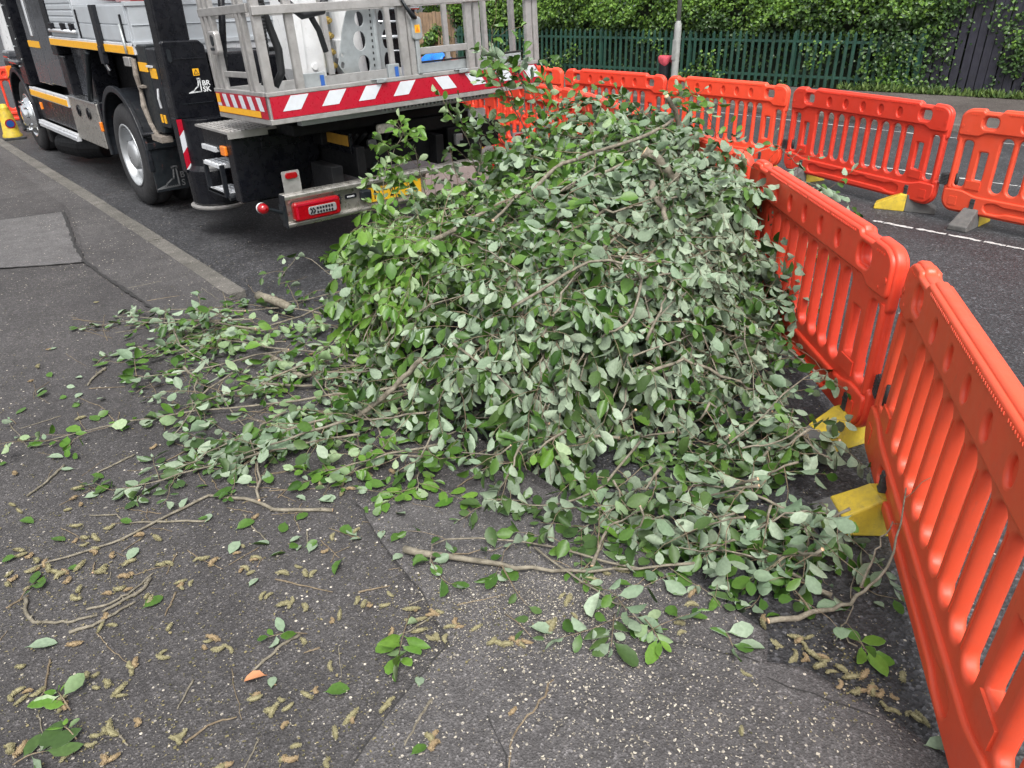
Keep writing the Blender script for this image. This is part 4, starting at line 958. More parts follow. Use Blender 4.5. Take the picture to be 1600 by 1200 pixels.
b = MB(); b.bb((3.43, 5.55, .94), (3.70, 5.9, 1.02)); b.bb((3.40, 5.70, .62), (3.62, 6.0, .90)); part('lamp_bracket', b, M['black_matt'], bev=.01)
b = MB(); b.prism(rrect(3.34, .965, 3.50, 1.035, .02), lambda u, v, d: (u, d, v), 5.42, 5.45); b.lathe([(0, -.008), (.012, -.008), (.012, 0)], (3.478, 5.42, 1.0), 'y', 10); part('rusty_plate', b, M['dirty_white'], bev=.004)
b = MB(); b.prism(rrect(3.385, .795, 3.465, .885, .015), lambda u, v, d: (u, d, v), 5.66, 5.70); part('work_lamp', b, M['lens_clear'], bev=.006)
b = MB(); b.prism(rrect(4.28, .985, 4.46, 1.06, .02), lambda u, v, d: (u, d, v), 5.40, 5.43); part('rusty_plate', b, M['white'], bev=.004)
b = MB(); b.prism(rrect(4.16, .76, 4.24, .86, .015), lambda u, v, d: (u, d, v), 5.46, 5.50); part('work_lamp', b, M['lens_clear'], bev=.006)
b = MB(); b.bb((4.1, 5.5, .7), (4.7, 6.5, .92)); b.bb((3.7, 5.56, .9), (4.6, 6.4, 1.02)); part('offside_box', b, M['black_matt'], bev=.015)
# ---- cab
b = MB(); b.bb((2.42, 12.95, 1.20), (4.70, 14.30, 3.0)); b.bb((2.38, 13.02, 1.22), (2.425, 14.1, 2.05)); cabp = part('cab', b, M['white'], bev=.05)
b = MB(); b.bb((2.374, 13.1, 2.06), (2.43, 14.0, 2.75)); part('side_window', b, M['glass'], cabp, bev=.01)
b = MB(); b.bb((2.40, 14.0, .45), (4.72, 14.34, 1.2)); b.bb((2.36, 13.95, 1.0), (2.6, 14.32, 1.25)); part('front_bumper', b, M['black_plastic'], bev=.04)
for x0, x1 in ((2.30, 2.75), (4.37, 4.80)): part('front_mudguard', arch(x0, x1, 13.42, .50, .60, math.radians(-25), math.radians(190)), M['black_plastic'], bev=.006)
b = MB(); b.prism([(13.86, 1.02), (13.98, .98), (13.94, 1.14), (13.87, 1.16)], lambda u, v, d: (d, u, v), 2.285, 2.36); part('indicator', b, M['lens_orange'], bev=.006)
b = MB(); b.box((2.33, 13.45, 1.33), (.16, .34, .10)); b.box((2.30, 13.1, 1.25), (.1, .5, .07)); part('cab_step_trim', b, M['gloss_grey'], bev=.03)
b = MB(); b.box((2.22, 13.85, 2.1), (.22, .12, .5)); b.tube([(2.40, 13.9, 2.3), (2.3, 13.88, 2.35), (2.24, 13.86, 2.3)], .02, 8); part('mirror', b, M['black_plastic'], bev=.03)
# ---- boom stowed behind the basket
b = MB(); b.prism([(3.20, 2.8), (3.46, 2.8), (3.50, 1.30), (3.31, 1.20), (3.24, 1.40)], lambda u, v, d: (u, d, v), 6.42, 6.80); bo = part('boom', b, M['white'], bev=.02)
b = MB(); b.bb((3.235, 6.40, 1.35), (3.30, 6.42, 2.6)); b.lathe([(0, -.015), (.03, -.015), (.03, 0)], (3.38, 6.42, 1.42), 'y', 14); part('boom_rib', b, M['white'], bo, bev=.004)
b = MB(); b.cyl((3.88, 6.62, 1.28), (3.74, 6.62, 2.4), .14, 28); b.bb((3.66, 6.50, 1.46), (3.86, 6.60, 1.62)); part('slew_cylinder', b, M['white'], bo, bev=.008)
b = MB(); b.bb((3.46, 6.44, 1.36), (3.60, 6.62, 2.2)); vb_ = part('valve_block', b, M['galv'], bo, bev=.01)
for z in (1.42, 1.53, 1.66, 1.78, 1.9): b = MB(); b.cyl((3.545, 6.44, z), (3.545, 6.38, z), .032, 8); b.cyl((3.545, 6.38, z), (3.545, 6.34, z), .02, 8); part('brass_fitting', b, M['brass'], vb_, bev=.003)
part('lifting_eye', MB().lathe([(.022, -.01), (.045, -.01), (.045, .01), (.022, .01), (.022, -.01)], (3.53, 6.15, 1.30), 'y', 18), M['brass'], vb_)
def perforated(outl, holes, y, th=.006):
    vs, fs = curve_mesh(outl, holes, th, .003, 1); b = MB(); b.add([(p[0], y + p[1], p[2]) for p in vs], fs); return b
b = perforated([(3.575, 1.33), (3.52, 1.40), (3.50, 1.44), (3.58, 1.72), (3.68, 1.95), (3.86, 1.95), (3.90, 1.36), (3.84, 1.30)], [ell(3.752, 1.785, .044, .058, 22), ell(3.735, 1.615, .062, .078, 22), ell(3.76, 1.42, .062, .078, 22), ell(3.545, 1.43, .018, .028, 12), ell(3.55, 1.51, .010, .014, 10)], 6.22)
b.add(*[v for v in (lambda q: (q.v, q.f))(perforated([(3.93, 1.36), (3.91, 1.95), (4.0, 1.95), (4.085, 1.71), (4.095, 1.42), (4.06, 1.34), (3.96, 1.32)], [ell(3.985, 1.79, .028, .058, 18), ell(4.02, 1.615, .034, .078, 20), ell(4.02, 1.43, .034, .078, 20)], 6.24))])
b.bb((3.86, 6.215, 1.32), (3.885, 6.30, 1.95)); b.cyl((3.915, 6.22, 1.33), (3.90, 6.22, 1.95), .026, 12); b.bb((3.50, 6.2, 1.255), (4.10, 6.42, 1.33)); br = part('basket_mount', b, M['galv'])
b = MB()
for i in range(12): b.box((3.862, 6.213, 1.36 + .05 * i), (.012, .006, .022))
for x in (3.66, 3.72, 3.78): b.prism(ell(x, 1.29, .018, .018, 12), lambda u, v, d: (u, d, v), 6.196, 6.2)
part('mount_slots', b, M['ink'], br)
for x in (3.60, 4.06): part('mount_eye', MB().lathe([(.022, -.012), (.048, -.012), (.048, .012), (.022, .012), (.022, -.012)], (x, 6.16, 1.31), 'y', 16), M['brass'], br)
b = MB(); b.bb((4.05, 6.5, 1.30), (4.55, 7.4, 2.4)); b.bb((3.25, 7.1, 1.2), (4.5, 7.55, 1.5)); b.bb((2.75, 7.0, 1.18), (3.2, 7.6, 1.55)); part('pump_housing', b, M['black'], bev=.02)
b = MB()
for z in (1.50, 1.62, 1.75, 1.86): b.cyl((4.05, 6.48, z), (4.56, 6.46, z - .01), .012 if z != 1.62 else .02, 8)
part('hydraulic_pipe', b, M['chrome'], smooth=True)
# ---- work basket
from mathutils import Euler
def brot(yaw, roll, pitch):
    cy, sy = math.cos(yaw), math.sin(yaw); Rz = Matrix(((cy, -sy, 0), (sy, cy, 0), (0, 0, 1)))
    c, s = math.cos(roll), math.sin(roll); Ry = Matrix(((c, 0, -s), (0, 1, 0), (s, 0, c)))
    c, s = math.cos(pitch), math.sin(pitch); Rx = Matrix(((1, 0, 0), (0, c, -s), (0, s, c))); return Rz @ Ry @ Rx
bk = bpy.data.objects.new('work_basket', None); COL.objects.link(bk); bk.parent = truck
BO = Vector((2.335, 5.160, 1.184))
mm = brot(-.05, .025, -.036).to_4x4(); mm.translation = BO - Vector(TR); bk.matrix_local = mm
BW, BD = 2.43, 1.03
def bpart(name, b, mat, bev=0.0, smooth=False): return b.build(name, mat, bk, bev, smooth)
b = MB(); b.bb((.0, .0, .0), (BW, .028, .195)); b.bb((.0, .028, .0), (.028, BD, .195)); b.bb((BW - .028, .028, .0), (BW, BD, .195)); b.bb((.028, BD - .028, .0), (BW - .028, BD, .195))
b.bb((-.006, -.012, .172), (BW + .006, .036, .200)); b.bb((-.010, .036, .172), (.036, BD + .006, .200)); b.bb((-.006, -.008, -.012), (BW + .006, .03, .022)); b.bb((-.008, .03, -.012), (.03, BD, .022)); bpart('toe_board', b, M['alu'], bev=.003)
b = MB(); b.bb((.03, .03, .004), (BW - .03, BD - .03, .02)); b.bb((.3, .2, -.07), (2.1, .28, -.012)); b.bb((.3, .7, -.07), (2.1, .78, -.012))
for i in range(30): b.bb((.9 + .035 * i, .05, -.035), (.915 + .035 * i, .9, -.012))
bpart('floor_panel', b, M['galv'])
# hazard tape: red band, white bars leaning towards the middle
b = MB(); b.bb((.012, -.0105, .026), (BW - .012, -.0085, .170), 0)
def bar(x0, x1, dx): b.add([(x0, -.0125, .070), (x1, -.0125, .070), (x1 + dx, -.0125, .166), (x0 + dx, -.0125, .166)], [(0, 1, 2, 3)], 1)
for i in range(4): bar(.09 + .297 * i, .225 + .297 * i, .075)
for i in range(4): bar(1.435 + .297 * i, 1.57 + .297 * i, -.075)
bpart('hazard_tape', b, [M['hazred'], M['hazwhite']])
b = MB(); b.bb((-.0115, .02, .026), (-.0085, BD - .02, .172), 0)
for i in range(6):
    y0 = .06 + .17 * i; b.add([(-.013, y0 + .085, .076), (-.013, y0, .076), (-.013, y0 + .04, .166), (-.013, min(y0 + .125, 1.0), .166)], [(0, 1, 2, 3)], 1)
b.add([(-.0135, .14, .030), (-.0135, 1.0, .030), (-.0135, 1.0, .074), (-.0135, .14, .074)], [(0, 1, 2, 3)], 2); b.add([(-.014, .92, .10), (-.014, 1.0, .10), (-.014, 1.0, .165), (-.014, .92, .165)], [(0, 1, 2, 3)], 2)
bpart('side_hazard_tape', b, [M['hazred'], M['hazwhite'], M['tape_yellow']])
def post(x, y, sx=.05, sy=.04, z1=1.1, z0=.2, name='basket_post'):
    q = MB(); q.bb((x - sx / 2, y - sy / 2, z0), (x + sx / 2, y + sy / 2, z1)); q.bb((x - sx / 2 - .003, y - sy / 2 + .006, z0), (x - sx / 2, y + sy / 2 - .006, z1)); return bpart(name, q, M['alu'], bev=.004)
for x, sx in ((.035, .06), (.26, .055), (1.135, .06), (1.20, .045), (1.745, .06), (1.825, .05), (2.36, .06), (2.43, .05)): post(x, .014, sx)
for y in (.20, .27, .80, .90, .99): post(.016, y, .035, .05)
for x in (.3, 1.0, 1.6, 2.2): post(x, BD - .015, .045, .035)
for y in (.3, .7): post(BW - .016, y, .035, .05)
for z0, z1, nm in ((.675, .730, 'mid_rail'), (1.06, 1.11, 'top_rail')):
    q = MB(); q.bb((.0, -.030, z0), (BW + .03, -.008, z1)); bpart(nm, q, M['alu'], bev=.004)
    q = MB(); q.bb((-.006, .06, z0 + .02), (.022, BD, z1 + .02)); bpart(nm, q, M['alu'], bev=.004)
    q = MB(); q.bb((.03, BD + .004, z0), (BW, BD + .026, z1)); bpart(nm, q, M['alu'], bev=.004)
q = MB(); q.bb((1.225, .004, .335), (1.715, .026, .385)); bpart('lower_rail', q, M['alu'], bev=.004)
q = MB(); q.bb((.006, .295, .285), (.026, .775, .325)); bpart('lower_rail', q, M['alu'], bev=.004)
q = MB(); q.prism(rrect(.655, .44, .80, .60, .03), lambda u, v, d: (d, u, v), -.045, .0); bl = bpart('gate_latch', q, M['alu'], bev=.01)
q = MB(); q.prism(rrect(.69, .50, .745, .575, .02), lambda u, v, d: (d, u, v), -.052, -.044); q.box((-.05, .73, .48), (.02, .05, .02)); c_ = q.build('latch_hook', M['black_plastic'], bl, .004)
for x in (.89, 1.64): q = MB(); q.box((x, -.018, .19), (.085, .03, .030)); q.cyl((x + .03, -.036, .19), (x + .03, -.026, .19), .012, 10); q.box((x - .06, -.018, .202), (.05, .02, .006)); bpart('tape_clip', q, M['galv'], bev=.005)
q = MB(); q.prism(rrect(1.20, .44, 1.29, .60, .03), lambda u, v, d: (u, d, v), -.03, .0); q.bb((1.225, -.02, .2), (1.262, .0, .44)); bx = bpart('switch_box', q, M['galv'], bev=.008)
q = MB(); q.add([(1.222, -.0312, .49), (1.268, -.0312, .49), (1.268, -.0312, .545), (1.222, -.0312, .545)], [(0, 1, 2, 3)], 0); q.add([(1.228, -.0322, .497), (1.262, -.0322, .497), (1.245, -.0322, .538)], [(0, 1, 2)], 1); q.build('warning_label', [M['tape_yellow'], M['lens_orange']], bx)
q = MB(); q.bb((.0, .0, 0), (.0, .0, 0)) if False else None
[bpart('blue_label', MB().bb((x, .045, .20), (x + .03, .047, .27)), M['blue']) for x in (.435, 1.055)]
for A_, B_ in (((.30, .05, .195), (.48, .08, .29)), ((1.0, .05, .195), (1.1, .08, .29)), ((1.25, .05, .2), (2.3, .07, .27))): bpart('kick_plate', MB().bb(A_, B_), M['galv'], bev=.004)
q = MB(); q.bb((1.25, .05, .272), (2.32, .072, .285)); bpart('kick_trim', q, M['ink'])
q = MB()
pts = [np.array([.20, .25, 1.15]), np.array([.17, .24, .75]), np.array([.16, .26, .45]), np.array([.11, .30, .22])]
P = []
for a, c in zip(pts, pts[1:]):
    for i in range(26): P.append(a + (c - a) * i / 26)
q.tube(P, [.020 + .004 * (i % 2) for i in range(len(P))], 10); bpart('corrugated_hose', q, M['hose'], smooth=False)
q = MB(); q.tube([(.22, .30, 1.1), (.20, .30, .75), (.27, .30, .45), (.26, .30, .30), (.20, .32, .21)], [.028] * 5, 12); q.tube([(.40, .4, .78), (.55, .42, .66), (.72, .44, .68), (.80, .45, .85)], .03, 12); q.tube([(.62, .45, .67), (.70, .5, .55), (.74, .52, .4)], .022, 10); bpart('black_hose', q, M['hose'], smooth=True)
q = MB(); q.tube([(.05, BD - .1, .22), (.12, BD - .1, .6), (.2, BD - .12, 1.05)], .026, 12); bpart('prop_strut', q, M['black'], smooth=True)
q = MB(); q.tube([(1.135, -.03, .72), (1.16, -.05, .66), (1.21, -.05, .60), (1.235, -.045, .59)], [.010, .012, .02, .012], 8); q.tube([(1.10, -.034, .80), (1.13, -.045, .70), (1.17, -.05, .66)], .005, 6); bpart('safety_pin', q, M['black_plastic'], smooth=True)
# ================================================================== HEAP OF CUT BRANCHES
CP = np.array([(1.2, 2.6, 0), (1.48, 2.5, 0), (1.72, 2.1, 0), (2.15, 1.82, 0), (2.5, 1.62, 0), (2.9, 1.42, 0), (3.35, 1.42, .0), (3.75, 1.75, .15), (1.72, 3.3, 0), (1.95, 4.0, 0), (2.2, 4.7, 0), (2.6, 5.2, 0), (3.1, 5.6, 0), (4.0, 5.6, 0), (5.0, 5.5, 0), (1.3, 3.6, 0), (1.3, 4.6, 0),
               (1.75, 2.6, .42), (1.95, 2.35, .46), (2.25, 2.15, .52), (1.98, 3.2, .50), (2.17, 3.7, .55), (2.42, 4.2, .55), (2.2, 2.8, .66), (2.5, 2.4, .70), (2.4, 3.3, .70), (2.75, 2.2, .70), (2.6, 4.6, .52), (2.95, 4.7, .50),
               (2.6, 1.92, .42), (2.9, 1.85, .32), (3.1, 2.1, .60), (3.4, 2.15, .62), (3.5, 1.85, .22), (3.85, 2.28, .66), (2.8, 2.8, .80), (2.8, 3.6, .72), (3.3, 2.8, .90), (3.4, 3.4, .90), (3.9, 2.9, 1.02), (4.2, 2.75, .98), (4.3, 3.3, 1.09), (4.75, 3.45, 1.11), (4.0, 4.0, .95), (3.3, 4.2, .72), (3.6, 4.4, .76), (4.5, 4.2, 1.0), (5.1, 4.2, .8), (4.8, 4.8, .6), (4.1, 5.0, .5), (4.7, 2.8, .6), (5.4, 3.9, .4)])
def _k(d): return d * d * np.log(d + 1e-6)
_A = _k(np.linalg.norm(CP[:, None, :2] - CP[None, :, :2], axis=2)) + np.eye(len(CP)) * 1e-3
_Pm = np.concatenate([np.ones((len(CP), 1)), CP[:, :2]], 1)
_sol = np.linalg.solve(np.block([[_A, _Pm], [_Pm.T, np.zeros((3, 3))]]), np.concatenate([CP[:, 2], np.zeros(3)]))
def H(xy):
    xy = np.atleast_2d(xy); d = np.linalg.norm(xy[:, None, :] - CP[None, :, :2], axis=2)
    h = _k(d) @ _sol[:len(CP)] + _sol[-3] + xy @ _sol[-2:]
    inb = (xy[:, 0] > 1.2) & (xy[:, 0] < 5.6) & (xy[:, 1] > 1.3) & (xy[:, 1] < 5.8)
    return np.clip(np.where(inb, h, 0), 0, 1.2)
def gnd(x, y):
    return PZ if x < 1.85 else 0.0
def on_heap(px, py, lift=.03):
    d = ray(px, py); t = np.linspace(.8, 9, 500); P = CAM + d * t[:, None]
    h = np.maximum(H(P[:, :2]), np.where(P[:, 0] < 1.87, PZ, 0)) + lift
    m_ = P[:, 2] < h; i = int(np.argmax(m_)) if m_.any() else int(np.argmin(P[:, 2] - h)); return P[i]
def spline(pts, n):
    pts = np.array(pts, float); k = len(pts)
    if k == 2: return pts[0] + (pts[1] - pts[0]) * np.linspace(0, 1, n)[:, None]
    ext = np.vstack([2 * pts[0] - pts[1], pts, 2 * pts[-1] - pts[-2]]); out = []
    for u in np.linspace(0, k - 1 - 1e-6, n):
        i = int(u); f = u - i; p0, p1, p2, p3 = ext[i:i + 4]
        out.append(.5 * ((2 * p1) + (p2 - p0) * f + (2 * p0 - 5 * p1 + 4 * p2 - p3) * f * f + (3 * p1 - p0 - 3 * p2 + p3) * f ** 3))
    return np.array(out)
UP = np.array([0, 0, 1.0])
def resample(pts, n):
    pts = np.array(pts, float); d = np.r_[0, np.cumsum(np.linalg.norm(np.diff(pts, axis=0), axis=1))]; u = np.linspace(0, d[-1], n)
    return np.stack([np.interp(u, d, pts[:, i]) for i in range(3)], 1)
class Foliage:
    def __init__(s): s.P = []; s.D = []; s.N = []; s.L = []; s.W = []; s.F = []; s.C = []
    def twig_leaves(s, path, n, pu, size, droop=.35, start=.12):
        n = int(n)
        if n < 1: return
        u = start + (1 - start) * np.linspace(0, 1, n) ** .58 + rng.normal(0, .02, n); u = np.clip(u, 0, 1) * (len(path) - 1)
        i = np.minimum(u.astype(int), len(path) - 2); f = (u - i)[:, None]
        p = path[i] * (1 - f) + path[i + 1] * f; t = nrm(path[i + 1] - path[i])
        sd = nrm(np.cross(t, UP + rng.normal(0, .25, (n, 3)))); sg = np.where(np.arange(n) % 2, 1.0, -1.0)[:, None]
        tip = (np.linspace(0, 1, n) ** 3)[:, None]
        d = nrm(t * (.45 + .8 * tip) + sd * sg * (1 - .55 * tip) + rng.normal(0, .34, (n, 3)) - UP * droop * rng.uniform(.3, 2.3, (n, 1)))
        ref = UP * .75 + np.array([-.28, -.42, 0]) + rng.normal(0, .55, (n, 3)); nn = nrm(ref - d * (ref * d).sum(1)[:, None])
        nn = np.where((rng.uniform(0, 1, n) < pu)[:, None], -nn, nn)
        L = np.minimum(size * rng.uniform(.48, 1.3, n) * (1 - .25 * tip[:, 0]), .118); W = L * rng.uniform(.40, .60, n)
        s.P.append(p); s.D.append(d); s.N.append(nn); s.L.append(L); s.W.append(W); s.F.append(rng.uniform(.1, .75, n) + np.where(rng.uniform(0, 1, n) < .2, rng.uniform(.4, 1.4, n), 0)); s.C.append(rng.uniform(-.12, .30, n) * np.where(rng.uniform(0, 1, n) < .2, 2.6, 1))
    def mesh(s, org, ls=None):
        if ls is None: ls = int(rng.choice(3, p=[.5, .3, .2]))
        if not s.P: return None
        P = np.concatenate(s.P)
        V, T, mi = leaf_arrays2(P, *[np.concatenate(q) for q in (s.D, s.N, s.L, s.W, s.F, s.C)])
        fl = np.where(V[:, 0] < 1.84, PZ, 0.0) + .0155; k = len(P); up = np.repeat(rng.uniform(0, .012, k), 28)
        lay = np.tile(np.r_[np.full(14, .0009), np.zeros(14)], k); low_ = V[:, 2] < fl + up; bend = np.clip(V[:, 2] - fl - up, -.05, 0) * -.12
        V[:, 2] = np.where(low_, fl + up + lay - bend, V[:, 2])
        return tri_mesh('foliage', V - org, T, mi, [M[q] for q in LEAFSETS[ls]])
def leaf_arrays2(P, D, Nn, L, W, F, C):
    n = len(P); S_ = nrm(np.cross(Nn, D)); cols = []
    def pt(k, side):
        u = _T[k]; wv = _W[k] * .5 * side
        dz = -C * u * u * L + F * abs(wv) * W * .9
        return P + D * (u * L)[:, None] + S_ * (wv * W)[:, None] + Nn * dz[:, None]
    cols.append(pt(0, 0))
    for k in range(1, 5): cols += [pt(k, -1), pt(k, 0), pt(k, 1)]
    cols.append(pt(5, 0))
    A = np.stack(cols, 1)
    tri = [(0, 2, 1), (0, 3, 2)]
    for k in range(3):
        a = 1 + 3 * k; b = a + 3; tri += [(a, a + 1, b), (a + 1, b + 1, b), (a + 1, a + 2, b + 1), (a + 2, b + 2, b + 1)]
    tri += [(10, 11, 13), (11, 12, 13)]; tri = np.array(tri)
    B = A - Nn[:, None, :] * .0008
    V = np.concatenate([A, B], 1).reshape(-1, 3); base = (np.arange(n) * 28)[:, None, None]
    T = np.concatenate([base + tri[None], base + 14 + tri[None, :, ::-1]], 1).reshape(-1, 3)
    return V, T, np.tile(np.concatenate([np.zeros(len(tri)), np.ones(len(tri))]), n).astype(np.int32)
NB = [0, 0]
def branch(path, r0, r1, label, group, ntw, nlf, pu=.55, size=.075, tlen=(.14, .42), droop=.35, lift=.55, follow=True, start=.12, cut=True, tstart=.15, name='cut_branch', cat='branch', n=12, tip=True, ls=None):
    """one cut branch: its wood is the thing's own mesh, its leaves a child"""
    path = spline(path, n) if len(path) > 3 else resample(path, n); k = len(path)
    path[1:-1] += rng.normal(0, (.012 if name == 'cut_branch' and label is HL else .006) if r0 < .02 else .003, (k - 2, 3)) * np.array([1, 1, .6])
    org = path[0].copy(); rad = r0 + (r1 - r0) * np.linspace(0, 1, k) ** .8; rad = rad * rng.uniform(.92, 1.09, k)
    b = MB(); b.tube(path - org, rad, 7 if r0 > .01 else 5, 0, True, 1 if cut else 0)
    fo = Foliage()
    us = np.linspace(tstart, .97, max(1, ntw)) + rng.uniform(-.04, .04, max(1, ntw))
    for j in range(ntw):
        u = np.clip(us[j], 0, .99) * (k - 1); i = int(u); f = u - i; p = path[i] * (1 - f) + path[min(i + 1, k - 1)] * f; t = nrm(path[min(i + 1, k - 1)] - path[i])
        sd = nrm(np.cross(t, UP)) * (1 if j % 2 else -1) * rng.uniform(.4, 1.2)
        d = nrm(t * rng.uniform(.4, 1.1) + sd + UP * lift * rng.uniform(-.4, 1.2) + rng.normal(0, .25, 3)); L = rng.uniform(*tlen); q = [p]; m = 5
        for a in range(m):
            d = nrm(d + rng.normal(0, .16, 3) - UP * droop * .45 * (a + 1) / m); nx = q[-1] + d * L / m
            fl = (PZ if nx[0] < 1.85 else 0) + .012
            if nx[2] < fl: nx[2] = fl + rng.uniform(0, .02)
            q.append(nx)
        q = np.array(q); tr = max(.0017, min(.0042, rad[i] * .45)); b.tube(q - org, np.linspace(tr, .0011, len(q)), 4, 2, False)
        fo.twig_leaves(q, nlf * L / .28 * rng.uniform(.75, 1.25), pu, size, droop, start)
    if tip and nlf: fo.twig_leaves(path[-4:], nlf * .8, pu, size, droop, 0)
    o = bpy.data.objects.new(name, b.mesh(name, [M['bark'], M['cut_wood'], M['twig']], True)); COL.objects.link(o); o.location = org
    tag(o, label, cat, group); me = fo.mesh(org, ls); NB[0] += 1
    if me:
        f_ = bpy.data.objects.new('foliage', me); COL.objects.link(f_); f_.parent = o; NB[1] += sum(len(x) for x in fo.P)
    return o
HL = 'leafy cut branch tangled in the big heap of felled branches'; HG = 'cut branches piled in the heap'
# -- tangled branches that make up the body of the heap
gx = rng.uniform([1.4, 1.35], [5.2, 5.5], (7000, 2)); gh = H(gx)
e = .03; gr = np.stack([(H(gx + [e, 0]) - H(gx - [e, 0])) / (2 * e), (H(gx + [0, e]) - H(gx - [0, e])) / (2 * e)], 1)
wgt = np.sqrt(1 + np.minimum((gr ** 2).sum(1), 9)) * (gh > .12)
side_ = (gx - np.array([4.44, 2.64])) @ np.array([.757, -.654])        # beyond the barrier line
wgt *= (side_ < -.02)
wgt *= .25 + np.clip(.5 + .6 * np.sin(gx[:, 0] * 5.1 + gx[:, 1] * 2.2) * np.sin(gx[:, 1] * 5.7 - gx[:, 0] * 1.7), 0, 1)
sel = rng.choice(len(gx), 28, replace=False, p=wgt / wgt.sum())
cents = [gx[i] for i in sel] + [np.array(q) for q in ((3.75, 2.28), (3.5, 2.08), (3.95, 2.52), (4.2, 2.85), (3.2, 2.1), (3.0, 2.25), (3.35, 2.35), (2.9, 2.0), (2.17, 3.7), (2.42, 4.2), (1.98, 3.2), (1.85, 2.6), (2.1, 2.3), (2.3, 3.4), (2.35, 2.3))]
cgr = [gr[i] for i in sel] + [np.array([1.0, .6])] * 15
CR = np.array([4.35, 3.75]); BN = np.array([.757, -.654]); B0 = np.array([4.44, 2.64])
for ctr, gv in zip(cents, cgr):                                 # a bundle of boughs dragged on together
    dv = CR - ctr; dv = dv / (np.linalg.norm(dv) + .25); a = rng.normal(0, .8)
    bd = np.array([dv[0] * math.cos(a) - dv[1] * math.sin(a), dv[0] * math.sin(a) + dv[1] * math.cos(a)]) + rng.normal(0, .15, 2)
    steep = min(1.0, np.linalg.norm(gv)); pu0 = float(np.clip(.55 + .22 * (ctr[0] - 2.3) - .22 * (ctr[1] - 2.6), .32, .84)) + rng.normal(0, .14); left_ = np.clip((ctr[1] - 3.1) * .5 + (3.1 - ctr[0]) * .22, .04, .85)
    ls = 1 if rng.uniform() < left_ else (2 if rng.uniform() < .30 else 0); szb = rng.uniform(.78, 1.22)
    for j in range(5):
        E_ = ctr + rng.normal(0, .13, 2); L = rng.uniform(.5, 1.3); S0 = E_ + (bd + rng.normal(0, .2, 2)) * L; pts = []; dep = rng.uniform(.0, .24); kick = rng.uniform(-.02, .10) if rng.uniform() < .45 else 0
        for u in np.linspace(0, 1, 6):
            xy = S0 + (E_ - S0) * u + rng.normal(0, .04, 2); sd = (xy - B0) @ BN
            if sd > -.07: xy = xy - (sd + .07) * BN
            h = H(xy)[0]; z = max(gnd(*xy) + .03, h - dep * (1.25 - u) - .05 + rng.normal(0, .02) + kick * u * u); pts.append((xy[0], xy[1], z))
        branch(pts, rng.uniform(.005, .014), .0022, HL, HG, int(rng.uniform(9, 15)), 9.8, float(np.clip(pu0 + rng.normal(0, .1), .1, .9)), .093 * szb * rng.uniform(.85, 1.15), (.12, .42), .32 + .5 * steep, .6, n=9, ls=ls)
for j in range(34):                                             # lower boughs inside the heap, under the drooping outer ones
    c_ = np.array([(3.4, 2.3), (3.65, 2.4), (3.3, 2.1), (3.1, 2.3), (3.8, 2.65), (2.8, 2.2)][j % 6]) + rng.normal(0, .14, 2); a = rng.uniform(0, 6.3); L = rng.uniform(.3, .6); hh = rng.uniform(.08, .42); P_ = []
    for u in (-1, -.4, .3, 1):
        xy = c_ + u * L * np.array([math.cos(a), math.sin(a)]); sd = (xy - B0) @ BN
        if sd > -.10: xy = xy - (sd + .10) * BN
        P_.append((xy[0], xy[1], gnd(*xy) + max(.03, hh * (1 - .4 * abs(u)) + rng.normal(0, .03))))
    branch(P_, rng.uniform(.005, .012), .002, HL, HG, 9, 9, .55, .08, (.12, .36), .4, .5, n=8, ls=int(rng.choice([0, 2])))
# extra low cover on the inside so the heap is dark and deep
print('heap branches', NB)
def hp_(pts, lift=.03): return [on_heap(px, py, l if (l := (q[0] if q else lift)) is not None else lift) for px, py, *q in pts]
# -- bare stems one can pick out on the heap
def stem(pts, r0, r1, label, ntw=0, nlf=0, lift=.06, **k): return branch(hp_(pts, lift), r0, r1, label, None, ntw, nlf, tip=bool(nlf), name='bare_stem', cat='branch', n=14, **k)
stem([(1006, 237, .13), (1028, 252, .08), (1062, 285, -.05)], .034, .034, 'thick sawn stub with a pale cut end near the top of the heap', lift=.10)
branch([at(1041, 150, y=3.45), at(1056, 180, y=3.45), at(1063, 235, y=3.42), at(1056, 300, y=3.38)], .017, .02, 'dark upright stem with a sawn tip rising from the crest of the heap', None, 0, 0, tip=False, name='bare_stem', n=12)
stem([(1050, 188), (1010, 212), (930, 238), (868, 262), (832, 300)], .011, .013, 'long bare stem sloping left from the upright stem on the crest', 3, 6, lift=.10)
stem([(652, 390, .02), (720, 352), (800, 312), (880, 296), (985, 250)], .016, .009, 'long grey stem lying across the upper left of the heap', 4, 7, lift=.06)
stem([(1018, 285), (1030, 315), (1052, 372)], .017, .012, 'short pale lichened stem just below the sawn stub', lift=.07)
stem([(800, 506, -.14), (765, 524, -.12), (700, 552, -.2)], .026, .028, 'stout stem seen in the dark hollow in the middle of the heap', lift=.03)
stem([(800, 480), (930, 408), (1000, 432), (978, 505), (940, 527)], .008, .006, 'thin hooked stem curling down the face of the heap', 1, 5, lift=.09)
stem([(770, 345), (830, 292), (872, 300), (930, 262)], .009, .006, 'forked thin stem above the middle of the heap', 3, 6, lift=.08)
stem([(560, 650), (605, 615), (660, 560)], .014, .012, 'grey stem poking from the lower left side of the heap', 2, 6, lift=.04)
stem([(1000, 590), (1070, 560), (1180, 610)], .010, .007, 'bare twig arching out of the dark right side of the heap', 2, 3, lift=.05)
stem([(860, 300), (960, 330), (1090, 300)], .009, .006, 'bare stem lying level across the upper right of the heap', 3, 7, lift=.07)
